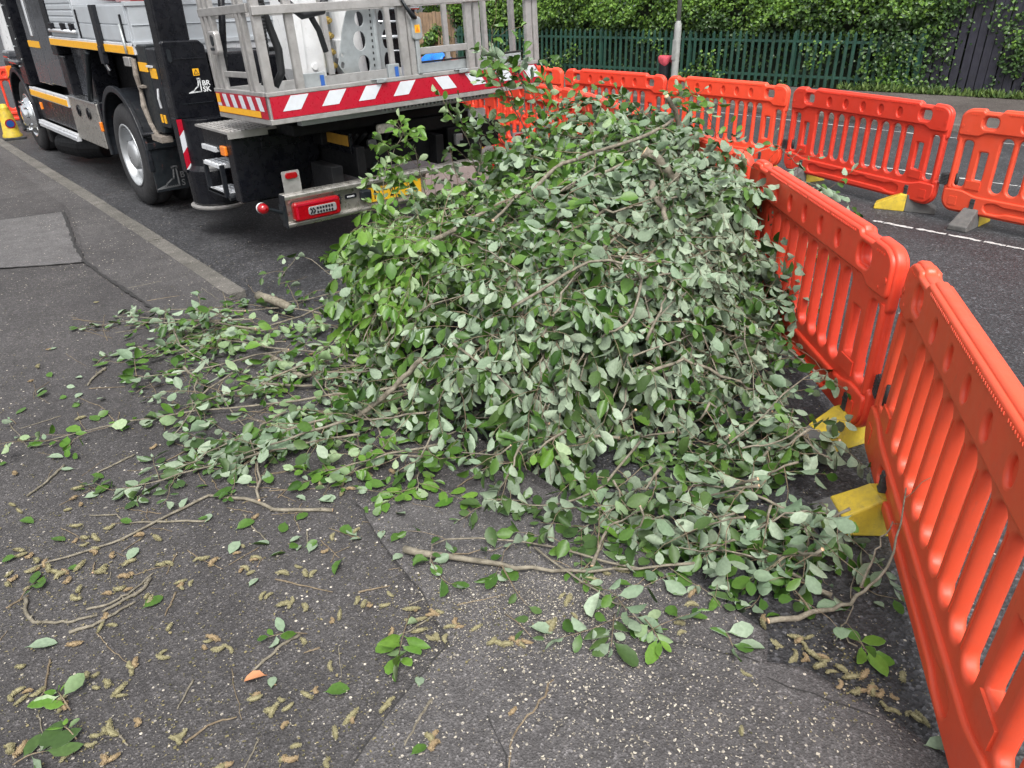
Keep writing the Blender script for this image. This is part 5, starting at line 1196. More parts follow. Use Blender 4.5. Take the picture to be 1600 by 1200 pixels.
for j in range(16):                                              # loose grey sticks criss-crossing the surface
    x0, y0 = rng.uniform(680, 1150), rng.uniform(240, 560); a = rng.normal(-.3, .55); L = rng.uniform(70, 190)
    q = [(x0, y0, rng.uniform(-.03, .09)), (x0 + L * .5 * math.cos(a) + rng.normal(0, 8), y0 + L * .5 * math.sin(a), .06), (x0 + L * math.cos(a), y0 + L * math.sin(a), rng.uniform(-.06, .05))]
    if max(p[0] for p in q) > 1170 or min(p[1] for p in q) < 225: continue
    o = branch(hp_(q), rng.uniform(.0035, .009), .003, 'bare grey stick lodged among the leaves on the face of the heap', 'bare sticks in the heap', 2, 2, tip=False, name='bare_stem', n=9)
# -- sprigs that stand out against truck and barriers
def sprig(pts, y, label, r=.006, ntw=6, nlf=9, pu=.5, size=.08, **k):
    P = [at(px, py, y=y + dy) for px, py, dy in pts]
    k.setdefault('ls', 1 if pts[0][0] < 860 and len(label) % 3 else 0)
    return branch(P, r, .002, label, None, ntw + (1 if y > 4.2 else 3), nlf, pu, size * 1.15, (.10, .26), k.pop('droop', .12), k.pop('lift', .5), tstart=k.pop('tstart', .25), name='leafy_sprig', cat='sprig', n=10, **k)
sprig([(842, 285, .1), (836, 235, .05), (812, 185, 0), (795, 150, 0), (782, 118, 0)], 4.1, 'tall leafy sprig standing highest, in front of the basket corner', .007, 9, 9, .35, .085, ls=1, tstart=.3)
sprig([(836, 240, .05), (838, 190, 0), (836, 150, 0), (832, 112, 0)], 4.15, 'slim sprig beside the tall one, reaching up before the orange barrier', .004, 6, 6, .45, .07)
sprig([(790, 150, 0), (776, 110, 0), (770, 75, .02), (768, 42, .02)], 4.1, 'very thin topmost shoot of three leaf clusters against the ivy wall', .003, 4, 5, .4, .07, tstart=.1)
sprig([(690, 420, .1), (668, 320, 0), (645, 235, 0), (618, 195, 0)], 4.7, 'leafy sprig leaning left in front of the rear bumper', .006, 8, 9, .35, ls=1)
sprig([(770, 340, .1), (742, 262, 0), (728, 215, 0), (700, 172, 0)], 4.5, 'sprig rising before the dark gap under the basket', .005, 7, 9, .4, ls=1)
sprig([(640, 430, .1), (612, 350, 0), (600, 300, 0), (605, 255, .05)], 4.6, 'sprig overhanging the yellow number plate', .005, 8, 9, .45, .07)
sprig([(790, 330, 0), (800, 270, 0), (780, 215, 0), (760, 185, 0)], 4.3, 'leafy shoot left of the tall sprig above the bumper end', .005, 7, 9, .5)
sprig([(1105, 300, .1), (1118, 225, 0), (1108, 185, 0), (1088, 145, 0)], 3.25, 'shoot with round bright leaves against the far red barrier', .004, 5, 7, .25, .08, ls=1)
sprig([(1050, 260, .1), (1060, 215, 0), (1072, 190, 0), (1070, 150, .0)], 3.5, 'shoot just right of the dark upright stem on the crest', .004, 5, 7, .4)
sprig([(1140, 310, .05), (1200, 282, -.05), (1262, 285, -.12), (1320, 308, -.2)], 2.75, 'sprig hanging over the top of the red barrier', .005, 7, 10, .7, .09, droop=.3)
sprig([(1150, 440, .1), (1200, 395, -.05), (1240, 372, -.15), (1256, 390, -.2)], 2.25, 'sprig of pale leaves hanging in front of the red barrier slots', .004, 5, 7, .7, .08, droop=.3)
sprig([(1130, 500, .1), (1190, 470, -.1), (1235, 462, -.2)], 2.1, 'sprig reaching right across the lower slots of the red barrier', .004, 5, 7, .6, .07, droop=.3)
sprig([(1180, 240, .1), (1215, 225, 0), (1250, 262, -.1)], 3.0, 'wispy shoot at the right end of the crest', .003, 4, 4, .5, .06)
sprig([(885, 250, .1), (860, 200, 0), (880, 170, 0), (900, 150, 0)], 4.0, 'low shoot on the crest in front of the sloping barrier', .004, 5, 8, .5, .075)
sprig([(960, 230, .1), (965, 200, 0), (1000, 185, 0)], 3.8, 'short shoot on the middle of the crest', .004, 5, 8, .55, .075)
sprig([(700, 400, .1), (672, 330, 0), (640, 290, 0), (612, 270, 0)], 4.6, 'bright bushy spray level with the rear lamp, left edge of the heap', .006, 9, 10, .3, .085, ls=1)
sprig([(650, 420, .1), (625, 330, 0), (612, 250, 0), (632, 205, 0)], 4.7, 'tall bright spray at the far left of the heap before the dark chassis', .006, 8, 9, .3, .085, ls=1)
sprig([(760, 360, .1), (745, 290, 0), (752, 235, 0), (735, 195, 0)], 4.4, 'mixed spray rising before the pinkish rear panel', .006, 8, 9, .45, .085)
sprig([(800, 300, .1), (815, 240, 0), (850, 200, 0), (858, 160, 0)], 4.1, 'spray leaning right before the barrier beside the basket', .005, 8, 9, .45, .085)
sprig([(812, 190, 0), (820, 140, 0), (805, 105, 0), (790, 95, 0)], 4.1, 'crown of large leaves at the middle of the tall sprig', .004, 7, 9, .4, .095, ls=0)
# -- branches that spread over the footway and beside the barrier
def low(pts, label, group=None, r=.006, ntw=6, nlf=8, pu=.6, size=.086, **k):
    P = []
    for px, py, *h in pts:
        hh = h[0] if h else .03; p = at(px, py, z=PZ + hh)
        if p[0] > 1.86: p = at(px, py, z=hh)
        P.append(p)
    return branch(P, r, .0022, label, group, ntw, nlf, pu, size, k.pop('tlen', (.10, .30)), k.pop('droop', .3), k.pop('lift', .3), n=k.pop('n', 12), name='spread_branch', **k)
low([(640, 600, .15), (480, 625, .05), (330, 640), (190, 660), (70, 690)], 'long thin branch lying furthest left, ending in a pair of pale leaves', None, .008, 9, 6, .6)
low([(560, 500, .15), (430, 480, .06), (345, 500), (300, 545)], 'bright green branch lying by the end of the kerb', None, .008, 9, 9, .3)
low([(600, 560, .12), (450, 548, .05), (320, 575), (215, 590, .07)], 'branch with an upturned leafy tip left of the pale log piece', None, .007, 8, 8, .5)
low([(480, 690, .05), (380, 715), (270, 745), (195, 765)], 'branch of large pale leaves nearest the long bare stick', None, .006, 8, 9, .8, .085)
low([(405, 782, .02), (405, 725, .03), (375, 660, .05), (330, 600, .04)], 'thin bare branch joining the long stick at a right angle', None, .007, 3, 3, .6, .07, tip=False)
low([(560, 640, .12), (600, 690, .06), (560, 730), (525, 740)], 'branch of whitish leaves at the front left foot of the heap', None, .005, 7, 8, .8)
low([(600, 470, .2), (520, 430, .12), (470, 400, .16), (440, 432, .1)], 'slender shoot arching over the kerb end with a few bright leaves', None, .004, 4, 5, .35)
low([(760, 640, .12), (690, 690, .08), (655, 730, .05), (650, 765)], 'drooping branch touching the footway in front of the heap', None, .006, 8, 9, .35)
low([(632, 858), (720, 872), (820, 888), (930, 890), (1075, 884)], 'barked branch with a scraped reddish patch lying across the slab', None, .016, 4, 5, .6, .08, tip=False, cut=True, n=16)
low([(1085, 880, .05), (960, 880, .03), (840, 848), (690, 845, .05), (672, 880, .03)], 'thin forked branch with drooping leaves at its left tip', None, .006, 5, 7, .55, .085)
low([(835, 855), (905, 905), (985, 955), (1015, 990)], 'thin branch running forward to hanging leaf clusters on the slab', None, .005, 5, 7, .6, .085)
low([(925, 885), (945, 830, .06), (1010, 790, .1)], 'short fork rising from the scraped branch', None, .008, 3, 6, .6)
low([(1000, 690, .2), (930, 770, .1), (840, 790, .05), (775, 780)], 'branch of pale leaves spreading left over the slab edge', None, .007, 9, 9, .65, .08)
low([(1240, 800, .1), (1160, 770, .12), (1080, 760, .1), (1070, 840, .06)], 'large-leaved pale branch beside the yellow barrier foot', None, .007, 9, 8, .7, .09)
low([(1200, 970, .03), (1290, 955, .06), (1345, 930, .12), (1392, 870, .25), (1416, 762, .42)], 'bare curved branch propped up against the faded orange barrier', None, .011, 2, 2, .6, .07, tip=False, n=18)
low([(1345, 918, .12), (1370, 860, .2), (1395, 815, .26)], 'small side twig of the propped branch', None, .006, 2, 0, .5, tip=False)
low([(1300, 930), (1240, 895, .05), (1180, 870, .06), (1060, 855, .08)], 'pale grey branch pointing to the yellow foot', None, .010, 6, 7, .65)
low([(1130, 700, .15), (1190, 650, .25), (1280, 575, .3), (1300, 600, .25)], 'sprig rising in front of the joint between two near barriers', None, .005, 7, 8, .7, .085)
low([(1340, 1010), (1310, 985, .03), (1330, 960, .05), (1335, 900, .05)], 'small green sprig lying on the road beside the slab corner', None, .003, 4, 4, .4)
low([(1160, 700, .2), (1215, 690, .22), (1262, 668, .24), (1300, 690, .18)], 'drooping sprig lying over the grey end of the upper near foot', None, .005, 8, 9, .7, .09)
low([(1180, 830, .12), (1235, 800, .2), (1285, 800, .2), (1320, 835, .12)], 'leafy sprig lying over the lower near yellow foot', None, .005, 8, 9, .7, .09)
low([(1300, 720, .15), (1260, 690, .2), (1200, 600, .25), (1180, 640, .2)], 'cluster of large drooping pale leaves over the dark barrier foot', None, .005, 7, 8, .75, .095)
G1 = 'thin branches spread on the footway'; L1 = 'thin leafy branch lying flat on the footway left of the heap'
regs = [((290, 640), (450, 715), 36, L1, G1, .66, (-160, 55)), ((930, 1290), (640, 930), 34, 'leafy branch spread low on the ground right of the slab edge', 'low branches beside the near barriers', .62, (-60, 40)),
        ((560, 900), (620, 735), 13, 'leafy branch hanging to the ground along the front foot of the heap', 'branches along the front foot of the heap', .45, (-80, 60))]
for (xa, xb), (ya, yb), n_, lb, gp_, pu, (mx, my) in regs:
    for j in range(n_):
        x0, y0 = rng.uniform(xa, xb), rng.uniform(ya, yb)
        if lb is L1 and y0 < 480 and x0 < 420: continue
        if 'slab' in lb and (x0 < 1000 and y0 > 840 or y0 > 745 + .48 * (x0 - 800) or (x0 > 1210 and y0 > 880)): continue
        a = rng.normal(0, .6); L = rng.uniform(.6, 1.3); dx, dy = (mx * math.cos(a) - my * 2 * math.sin(a)) * L, (my * math.cos(a) + mx * .4 * math.sin(a)) * L
        h0 = rng.uniform(.03, .16) if lb is L1 else rng.uniform(.04, .22)
        low([(x0 + dx * -.4, y0 - dy * .4, h0 * 1.3), (x0 + rng.normal(0, 12), y0 + rng.normal(0, 6), h0), (x0 + dx * .6, y0 + dy * .6, .025)], lb, gp_, rng.uniform(.004, .008), int(rng.uniform(4, 8)), 8, pu, .084, n=8, ls=int(rng.choice(3, p=[.55, .08, .37] if 'slab' in lb else [.55, .25, .2])))
# -- short sawn pieces
def piece(p0, p1, r, label, h=.03):
    P = [at(*p0, z=PZ + h), at(*p1, z=PZ + h)]; return branch([P[0], (P[0] + P[1]) / 2 + np.array([.004, .004, .006]), P[1]], r, r * .92, label, None, 0, 0, tip=False, name='log_piece', cat='log', n=6)
piece((404, 462), (452, 480), .034, 'short lichened log piece with a pale sawn end by the kerb end')
piece((418, 556), (475, 590), .020, 'lichened stick piece half covered by leaves left of the heap')
print('branches, leaves', NB)
# ================================================================== FALLEN BITS
def gp(px, py, h=0.0):
    p = at(px, py, z=PZ + h)
    if p[0] > 1.80 or (p[0] > 1.76 and p[1] < .8): p = at(px, py, z=h)
    return p
# -- sticks and twigs lying loose
def stick(pts, r, label, group=None, mat='bark', r1=None, h=None):
    P = resample([gp(*p, r * .8 + .001) if len(p) == 2 else gp(*p[:2], p[2]) for p in pts], max(6, 4 * len(pts)))
    k = len(P); L_ = np.linalg.norm(P[-1] - P[0]); P[1:-1] += rng.normal(0, min(.003, .008 * L_ + .0004), (k - 2, 3)) * np.array([1, 1, .1]); org = P[0].copy(); b = MB()
    rad = np.linspace(r, r1 or r * .6, k) * rng.uniform(.9, 1.1, k); rad = rad * .82; b.tube(P - org, rad, 7, 0, True, 1)
    for j in range(k // 2):
        i = int(rng.integers(1, k - 1)); d = nrm(np.array([rng.normal(), rng.normal(), .5])); b.tube([P[i] - org, P[i] - org + d * rad[i] * 2.2], [rad[i] * .6, rad[i] * .3], 5, 0)
    o = bpy.data.objects.new('stick' if r > .0035 else 'twig', b.mesh('stick', [M[mat], M['cut_wood']], True)); COL.objects.link(o); o.location = org
    return tag(o, label, 'stick' if r > .0035 else 'twig', group)
stick([(520, 797), (432, 797), (390, 780), (322, 775), (230, 822), (180, 848), (70, 880), (38, 893)], .0105, 'long bare stick lying across the footway left of the slab', r1=.004)
stick([(40, 935), (38, 958), (52, 972), (110, 972), (152, 961)], .0085, 'pale hooked stick at lower left')
stick([(235, 903), (222, 922), (160, 956)], .009, 'straight end piece lying above the pale hooked stick')
stick([(108, 988), (150, 975), (196, 948), (212, 940)], .008, 'short thick stick below the pale hooked stick')
stick([(135, 952), (170, 944), (205, 925), (240, 895)], .006, 'thin stick fanned out from the pale hooked stick')
stick([(322, 814), (250, 815), (195, 818), (178, 803), (140, 805)], .006, 'level twig crossing the long bare stick near a curl')
stick([(865, 1062), (838, 1105), (800, 1150), (795, 1200)], .005, 'long reddish twig on the pale slab at the bottom edge', mat='twig')
stick([(675, 1092), (650, 1130), (632, 1165)], .006, 'dark straight twig left of the reddish twig on the slab')
stick([(470, 990), (440, 1008), (395, 1048)], .0075, 'broken stick with torn end above the orange leaf')
stick([(1042, 1048), (1000, 1070)], .003, 'small dark twig on the slab below the hanging leaves', mat='twig')
stick([(100, 727), (70, 755), (42, 775)], .008, 'short stick with a pale leaf at its end, upper left')
stick([(210, 710), (180, 725), (152, 738), (153, 745)], .006, 'bent grey stick near the left sprig')
stick([(165, 575), (145, 590), (137, 602)], .010, 'short peeling stick by a pale leaf on the left')
TG = 'short broken twigs strewn over the footway'; TL = 'short broken twig lying on the dark footway'
for a in [((277, 863), (260, 897)), ((405, 855), (357, 883)), ((380, 803), (398, 828), (418, 845)), ((480, 830), (480, 848)), ((222, 840), (190, 862)), ((362, 1045), (378, 1125)), ((302, 1062), (277, 1108)),
          ((405, 1155), (382, 1200)), ((430, 1070), (428, 1060)), ((150, 988), (175, 1018), (200, 1035)), ((78, 1030), (70, 1080), (52, 1105)), ((60, 1115), (68, 1150)), ((275, 925), (258, 962)), ((530, 1008), (533, 1060)),
          ((173, 893), (172, 915)), ((145, 895), (148, 878)), ((500, 1012), (475, 1020)), ((300, 700), (260, 720)), ((560, 925), (610, 915)), ((640, 945), (700, 920)), ((690, 955), (640, 985), (600, 1000)), ((715, 945), (790, 930)),
          ((200, 450), (250, 440), (330, 430)), ((240, 545), (205, 540)), ((95, 650), (30, 670)), ((10, 655), (45, 700), (90, 690)), ((10, 950), (45, 930)), ((0, 1000), (12, 985)), ((180, 1140), (200, 1165)), ((290, 1160), (330, 1130), (370, 1120)),
          ((745, 740), (715, 760), (735, 800), (722, 840)), ((610, 775), (680, 795), (720, 815)), ((230, 470), (280, 462)), ((315, 450), (345, 470), (410, 490)), ((330, 520), (290, 540)), ((180, 520), (230, 512)), ((430, 905), (520, 925)), ((855, 640), (850, 660))]:
    stick(list(a), float(rng.uniform(.0022, .0048)), TL, TG, 'twig' if rng.uniform() < .6 else 'bark')
TW2 = 'thin twig littering the footway around the spread branches'
for j in range(95):
    x, y = rng.uniform(40, 640), rng.uniform(430, 900); a = rng.uniform(0, 6.3); L = rng.uniform(14, 42)
    stick([(x, y), (x + L * math.cos(a) + rng.normal(0, 3), y + L * .6 * math.sin(a)), (x + 1.9 * L * math.cos(a + rng.normal(0, .25)), y + L * 1.1 * math.sin(a))], float(rng.uniform(.0014, .003)), TW2, 'thin twigs on the footway', 'twig')
# -- catkins
def catkin_mesh(seed, mat):
    r_ = np.random.default_rng(seed); n = 12; L = r_.uniform(.028, .052); bend = r_.uniform(-2.4, 2.4); P = [np.zeros(3)]; a = 0
    for i in range(n - 1): a += bend / n; P.append(P[-1] + np.array([math.cos(a), math.sin(a), 0]) * L / n)
    P = np.array(P); P -= P.mean(0); P[:, 2] = .0085; b = MB()
    prof = np.sin(np.linspace(.25, math.pi - .2, n)) ** .6
    b.tube(P, .0066 * prof, 7)
    for i in range(240):
        u = r_.uniform(0, n - 1.01); k = int(u); p = P[k] * (1 - u + k) + P[k + 1] * (u - k); d = nrm(r_.normal(0, 1, 3)); d[2] = abs(d[2]) * .9 - .15; q = nrm(np.cross(d, r_.normal(0, 1, 3)))
        r0 = .0058 * prof[k]; r1 = r0 + r_.uniform(.0015, .0055); w_ = r_.uniform(.0006, .0014); s0, s1 = p + d * r0, p + d * r1; s1[2] = max(s1[2], .0012)
        b.add([s0 + q * w_, s0 - q * w_, s1 - q * w_ * .8, s1 + q * w_ * .8, s0 + np.cross(d, q) * w_, s1 + np.cross(d, q) * w_], [(0, 1, 2, 3), (0, 4, 5, 3), (1, 4, 5, 2)])
    me = bpy.data.meshes.new('willow_catkin'); me.from_pydata(b.v, [], b.f); me.materials.append(M[mat]); return me
CK = [catkin_mesh(i, 'catkin' if i < 6 else 'catkin_brown') for i in range(9)]
ck = [(20, 790), (30, 800), (105, 795), (120, 780), (135, 790), (40, 862), (62, 880), (70, 885), (50, 870), (115, 845), (125, 838), (130, 850), (20, 905), (55, 893), (62, 895), (75, 890), (85, 890), (90, 900), (150, 858), (150, 868), (245, 843), (10, 912), (12, 900),
      (200, 900), (205, 885), (180, 930), (190, 925), (195, 920), (230, 930), (228, 940), (165, 965), (175, 975), (160, 980), (260, 890), (280, 915), (325, 878), (335, 880), (310, 880), (378, 855), (372, 865), (392, 880), (385, 890), (388, 896), (378, 892), (395, 866),
      (400, 807), (448, 900), (463, 888), (454, 940), (455, 950), (412, 933), (420, 935), (525, 837), (560, 833), (512, 872), (480, 897), (475, 955), (477, 900), (450, 945), (160, 905), (270, 990), (323, 1012), (330, 1000), (342, 1018), (335, 1008), (365, 1020), (245, 1025), (250, 1030),
      (208, 1050), (212, 1040), (125, 1013), (35, 1045), (55, 1085), (10, 1090), (30, 1085), (38, 1090), (60, 1082), (140, 1058), (152, 1052), (155, 1075), (165, 1070), (185, 1088), (192, 1080), (210, 1045), (95, 1105), (100, 1098), (92, 1110), (210, 1130), (282, 1155), (278, 1150), (175, 1140), (150, 1155),
      (140, 1165), (160, 1145), (170, 1150), (165, 1190), (180, 1185), (20, 1165), (30, 1175), (15, 1170), (100, 1185), (395, 1085), (400, 1090), (438, 1095), (445, 1105), (430, 1110), (418, 1112), (490, 1080), (480, 1090), (555, 1128), (550, 1120), (445, 1130), (525, 1150), (610, 1100), (598, 1105),
      (460, 1170), (450, 1185), (455, 1180), (670, 1155), (680, 1150), (675, 1160), (515, 1195), (350, 1195), (345, 1200), (525, 970), (520, 975), (517, 1045), (475, 1010), (570, 940), (585, 945), (595, 942), (610, 935), (560, 945), (612, 990), (640, 960), (650, 955), (660, 970), (670, 965), (680, 960), (690, 955),
      (655, 985), (640, 975), (700, 985), (710, 975), (720, 990), (670, 1000), (685, 1005), (695, 998), (745, 985), (780, 1005), (790, 1010), (770, 1010), (800, 1008), (815, 1005), (820, 1000), (850, 985), (860, 975), (870, 980), (885, 950), (890, 940), (895, 960), (880, 935), (1075, 930), (1085, 925), (1080, 945),
      (1165, 920), (1160, 1145), (1060, 985), (1055, 975), (1165, 1060), (800, 1115), (930, 905), (945, 900), (970, 900), (915, 912), (540, 770), (550, 765), (520, 765), (500, 760), (580, 745), (610, 745), (480, 565), (470, 572), (490, 560), (475, 580), (465, 590), (480, 590), (340, 545), (330, 550),
      (1195, 975), (1205, 985), (1215, 960), (1225, 1000), (1235, 1005), (1240, 1015), (1250, 1010), (1255, 1025), (1265, 1020), (1270, 1035), (1280, 1030), (1285, 1045), (1300, 1050), (1310, 1060), (1325, 1065), (1335, 1080), (1350, 1075), (1360, 1090), (1375, 1085), (1385, 1100), (1400, 1095), (1230, 1022),
      (1220, 1012), (1295, 1040), (1315, 1050), (1340, 1068), (1365, 1080), (1390, 1110), (1410, 1115), (1425, 1130), (1245, 1030), (1260, 1012), (1410, 1065), (1290, 1055), (1430, 1135), (150, 470), (75, 545), (60, 575), (250, 560), (30, 690), (20, 740), (235, 700), (120, 660), (45, 600)]
ck += [(float(rng.normal(150, 70)), float(rng.normal(880, 40))) for _ in range(22)]
for i, (x, y) in enumerate(ck[:296]):
    o = bpy.data.objects.new('willow_catkin', CK[int(rng.integers(0, 9))]); COL.objects.link(o)
    jt = 9 if x > 1190 and y > 950 else 4; p = gp(x + rng.normal(0, jt), y + rng.normal(0, jt * .8)); o.location = (p[0], p[1], p[2] + .001 + (.004 if x > 1190 and y > 950 else 0)); o.rotation_euler = (rng.normal(0, .12), rng.normal(0, .12), rng.uniform(0, 6.3)); q = float(rng.uniform(.75, 1.25)); o.scale = (q, q, q)
    if x > 1185 and 950 < y < 1140: tag(o, 'fuzzy catkin caught in the gutter along the broken slab edge', 'catkin', 'catkins caught in the gutter')
    elif 555 < x < 1180 and y > 895: tag(o, 'fuzzy catkin lying on or beside the pale slab', 'catkin', 'catkins around the slab')
    else: tag(o, 'fuzzy yellowish catkin fallen on the dark footway', 'catkin', 'catkins fallen on the footway')
# -- loose leaves
def loose(px, py, L, under, rz, label, group=None, mats=None, h=.004, fold=.35, curl=.12, tilt=.15):
    p = gp(px, py, h); d = np.array([[math.cos(rz), math.sin(rz), rng.normal(0, .08)]]); d = nrm(d); nn = nrm(np.array([[rng.normal(0, tilt), rng.normal(0, tilt), 1]])); nn = nrm(nn - d * (d * nn).sum())
    V, T, mi = leaf_arrays2(np.zeros((1, 3)), d, nn, np.array([L]), np.array([L * rng.uniform(.5, .66)]), np.array([fold]), np.array([curl]))
    V[:, 2] -= V[:, 2].min() - .0005
    ms = mats or ([M['leaf_under'], M['leaf_top']] if under else [M['leaf_top'], M['leaf_under']])
    o = bpy.data.objects.new('fallen_leaf', tri_mesh('fallen_leaf', V, T, mi, ms)); COL.objects.link(o); o.location = p
    return tag(o, label, 'leaf', group)
loose(420, 1058, .075, False, 2.6, 'crumpled orange dead leaf beside the broken stick', mats=[M['dead_leaf'], M['dead_leaf']], fold=.6)
loose(482, 868, .075, True, .7, 'single pale leaf lying flat between the long stick and the slab')
loose(222, 955, .085, False, .3, 'bright green nibbled leaf beside the hooked stick', fold=.15)
loose(505, 1085, .080, False, -.5, 'glossy dark green leaf on a catkin near the bottom')
loose(424, 1080, .055, True, 1.0, 'small round pale leaf below the orange leaf')
loose(125, 890, .050, False, 2.2, 'small green leaf just left of the level twig')
loose(610, 852, .075, False, .4, 'dark green leaf by the left end of the scraped branch')
loose(595, 845, .060, True, .9, 'narrow pale leaf by the left end of the scraped branch')
loose(612, 880, .060, True, .2, 'pale rounded leaf under the left end of the scraped branch')
loose(910, 912, .085, True, .6, 'pale leaf on the sawdust behind the hanging clusters')
loose(825, 985, .085, True, -.9, 'pair-like pale leaf resting on the middle of the slab', fold=.5)
loose(40, 1018, .095, True, -.35, 'large pale leaf at the left edge of the frame')
loose(655, 1078, .050, True, .9, 'small pale leaf on a catkin at the slab boundary')
loose(640, 1185, .06, False, 0, 'green leaf at the bottom edge left of the slab twig')
loose(388, 918, .05, True, .4, 'pale leaf fragment in the open footway right of the thin twigs')
loose(1145, 1010, .10, True, -.8, 'grey-green leaf near the slab corner', fold=.5)
loose(1440, 1165, .08, True, -.8, 'pale narrow leaf at the end of the broken slab', fold=.6)
loose(1382, 955, .05, True, 1.2, 'tiny pale leaf on the road beside the barrier base')
LG = 'fallen leaves strewn on the footway'
pts = [(x, y) for x, y in zip(rng.uniform(10, 640, 150), rng.uniform(440, 880, 150)) if (x > 180 or y > 520)][:95]
for x, y in pts:
    un = rng.uniform() < .62
    loose(x, y, float(rng.uniform(.04, .085)), un, rng.uniform(0, 6.3), 'pale upturned leaf fallen among the twigs on the footway' if un else 'green leaf fallen face up among the twigs on the footway', LG + (' pale side up' if un else ' green side up'), fold=rng.uniform(.1, .7), curl=rng.uniform(-.2, .3), tilt=.35)
for x, y in zip(rng.uniform(760, 1230, 50), rng.uniform(790, 1010, 50)):
    if y > 800 + .52 * (x - 800): continue
    un = rng.uniform() < .6
    loose(x, y, float(rng.uniform(.05, .09)), un, rng.uniform(0, 6.3), 'pale leaf dropped among the branches on the slab' if un else 'green leaf dropped among the branches on the slab', 'leaves dropped on the slab', fold=rng.uniform(.1, .7), tilt=.3)
# small leafy snippets on the ground
def snippet(px, py, dx, dy, n, label, pu=.75, size=.08, h=.02):
    a = gp(px, py, .012); c = gp(px + dx, py + dy, h); P = spline([a, (a + c) / 2 + np.array([0, 0, .012]), c], 6); b = MB(); b.tube(P - a, np.linspace(.0026, .0013, 6), 5, 0)
    fo = Foliage(); fo.twig_leaves(P, n, pu, size, .25, .25); o = bpy.data.objects.new('leafy_snippet', b.mesh('snippet', [M['twig']], True)); COL.objects.link(o); o.location = a
    f_ = bpy.data.objects.new('foliage', fo.mesh(a)); COL.objects.link(f_); f_.parent = o; return tag(o, label, 'sprig')
snippet(30, 940, 25, -30, 4, 'snipped sprig of three pale leaves above the hooked stick', size=.09)
snippet(20, 1195, 55, -22, 5, 'snipped sprig with big pale leaves in the bottom left corner', .95, .125)
snippet(110, 1110, -20, -30, 6, 'snipped sprig of small pale leaves above the corner sprig', .8)
snippet(120, 1155, -20, -20, 4, 'tiny leaf pair between the two corner sprigs', .6, .06)
snippet(480, 990, -60, 5, 5, 'snipped sprig of dark small leaves on the broken stick', .4, .05)
snippet(640, 960, -20, 75, 11, 'leafy snippet at the left boundary of the slab', .5, .10)
snippet(1000, 960, 30, 40, 8, 'hanging cluster of pale leaves on the slab, right one of two', .7, .10, .05)
snippet(960, 960, -5, 50, 7, 'cluster of rounded leaves on the slab, left one of two', .55, .10, .05)
snippet(1130, 985, 15, 25, 4, 'grey-green leaf trio near the broken slab corner', .8, .10)
snippet(1335, 1000, 20, 20, 5, 'green sprig lying in the gutter below the propped branch', .4, .10)
snippet(790, 960, 40, 35, 3, 'two-leaf snippet lying in the sawdust', .9, .09)
snippet(215, 600, -5, -40, 7, 'upright tuft of leaves standing left of the spread branches', .5, .11, .10)
snippet(150, 570, 20, -15, 5, 'flattened pale snippet by the short peeling stick', .9, .08)
snippet(100, 690, -45, 2, 4, 'pair of pale leaves at the far left tip of the long thin branch', .8, .09)
snippet(25, 662, -10, -6, 2, 'lone small leaf on a twig at the left edge', .5, .05)
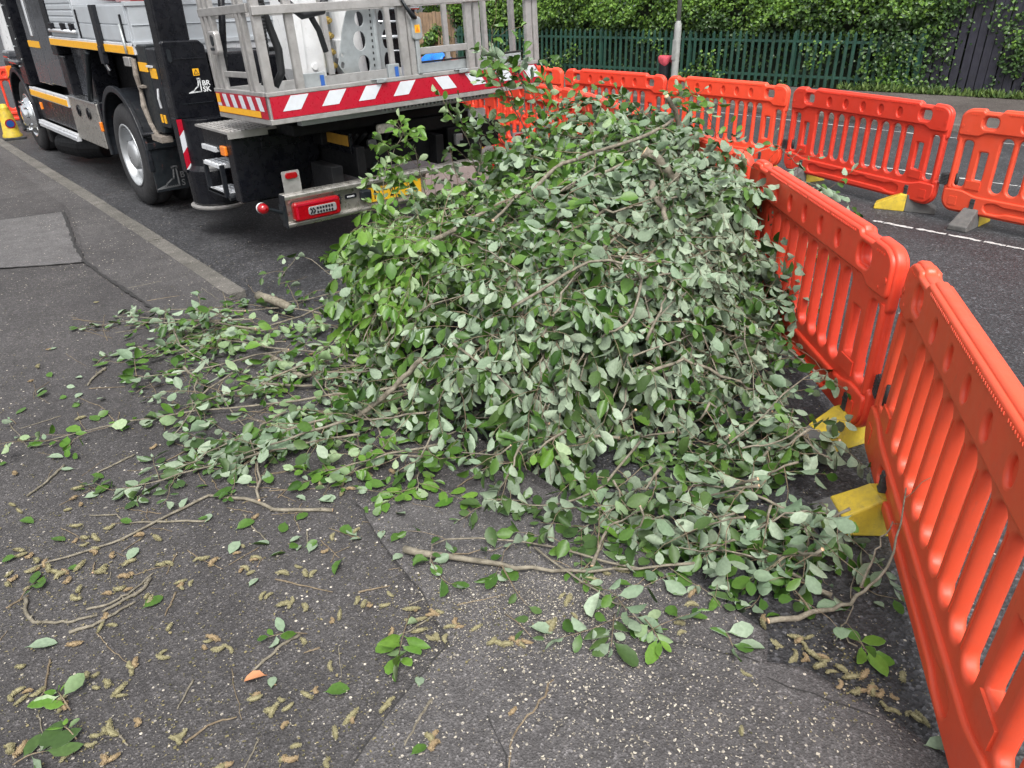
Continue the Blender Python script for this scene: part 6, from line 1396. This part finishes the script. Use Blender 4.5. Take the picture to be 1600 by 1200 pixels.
# -- sawdust and wood flecks
def flecks(n, fn, smin, smax):
    vs, fs = [], []
    for _ in range(n):
        px, py = fn(); p = gp(px, py, .0018)
        if 1.60 < p[0] < 1.83 and .55 < p[1] < .82: continue
        if p[1] > 15: continue
        z = p[2] + (.0085 if .5 < p[0] < 1.8 and p[1] < 2.4 else .0045); s = smin * (smax / smin) ** rng.uniform() ; a = rng.uniform(0, 6.3); k = len(vs); m = int(rng.integers(4, 7)); e = rng.uniform(.4, 1)
        ang = np.sort(rng.uniform(0, 6.28, m)); tz = rng.normal(0, .12)
        for q in ang:
            u, v = s * math.cos(q), s * e * math.sin(q); x, y = u * math.cos(a) - v * math.sin(a), u * math.sin(a) + v * math.cos(a); vs.append((p[0] + x, p[1] + y, z + max(-.001, tz * u)))
        fs.append(tuple(range(k, k + m)))
    return vs, fs
def ga(cx, cy, sx, sy): return lambda: (rng.normal(cx, sx), rng.normal(cy, sy))
allv = MB()
for n, fn, a, b_ in [(4200, ga(900, 950, 95, 45), .0011, .0042), (1600, ga(740, 940, 70, 55), .0012, .004), (1500, ga(1040, 1080, 150, 80), .0016, .0058), (650, lambda: (rng.uniform(600, 1420), rng.uniform(1000, 1200)), .0025, .0068),
                     (4800, lambda: (rng.uniform(0, 700), rng.uniform(420, 1200)), .001, .0036), (900, lambda: (rng.uniform(620, 1000), rng.uniform(700, 900)), .001, .0036), (1500, lambda: (rng.uniform(60, 420), rng.uniform(260, 460)), .002, .006), (260, lambda: (rng.uniform(0, 160), rng.uniform(330, 470)), .002, .006), (700, ga(560, 730, 90, 40), .001, .0035), (350, lambda: (rng.uniform(1240, 1560), rng.uniform(880, 1200)), .001, .004), (500, ga(1250, 700, 90, 160), .001, .0045), (500, ga(350, 430, 60, 40), .002, .006)]:
    v, f = flecks(n, fn, a, b_); allv.add(v, f)
sc_ = MB()
for n, fn, a, b_ in [(4600, lambda: (rng.uniform(0, 620), rng.uniform(430, 1200)), .0012, .0062), (900, ga(140, 880, 110, 60), .0012, .007), (700, ga(700, 960, 90, 50), .0012, .006), (600, ga(1300, 1050, 60, 40), .0012, .006), (900, lambda: (rng.uniform(900, 1330), rng.uniform(600, 900)), .0015, .007), (500, ga(430, 560, 120, 80), .002, .007)]:
    v, f = flecks(n, fn, a, b_); sc_.add(v, f)
me = bpy.data.meshes.new('leaf_scraps'); me.from_pydata([(x, y, z + .0012) for x, y, z in sc_.v], [], sc_.f); me.materials.append(M['scrap'])
o = bpy.data.objects.new('leaf_scraps', me); COL.objects.link(o); kind(o, 'stuff'); tag(o, 'brown and olive scraps of bark and leaf littering the footway', 'debris')
me = bpy.data.meshes.new('sawdust'); me.from_pydata(allv.v, [], allv.f); me.materials.append(M['chip'])
o = bpy.data.objects.new('sawdust', me); COL.objects.link(o); kind(o, 'stuff'); tag(o, 'pale sawdust flecks and wood chips scattered over slab and footway', 'sawdust')
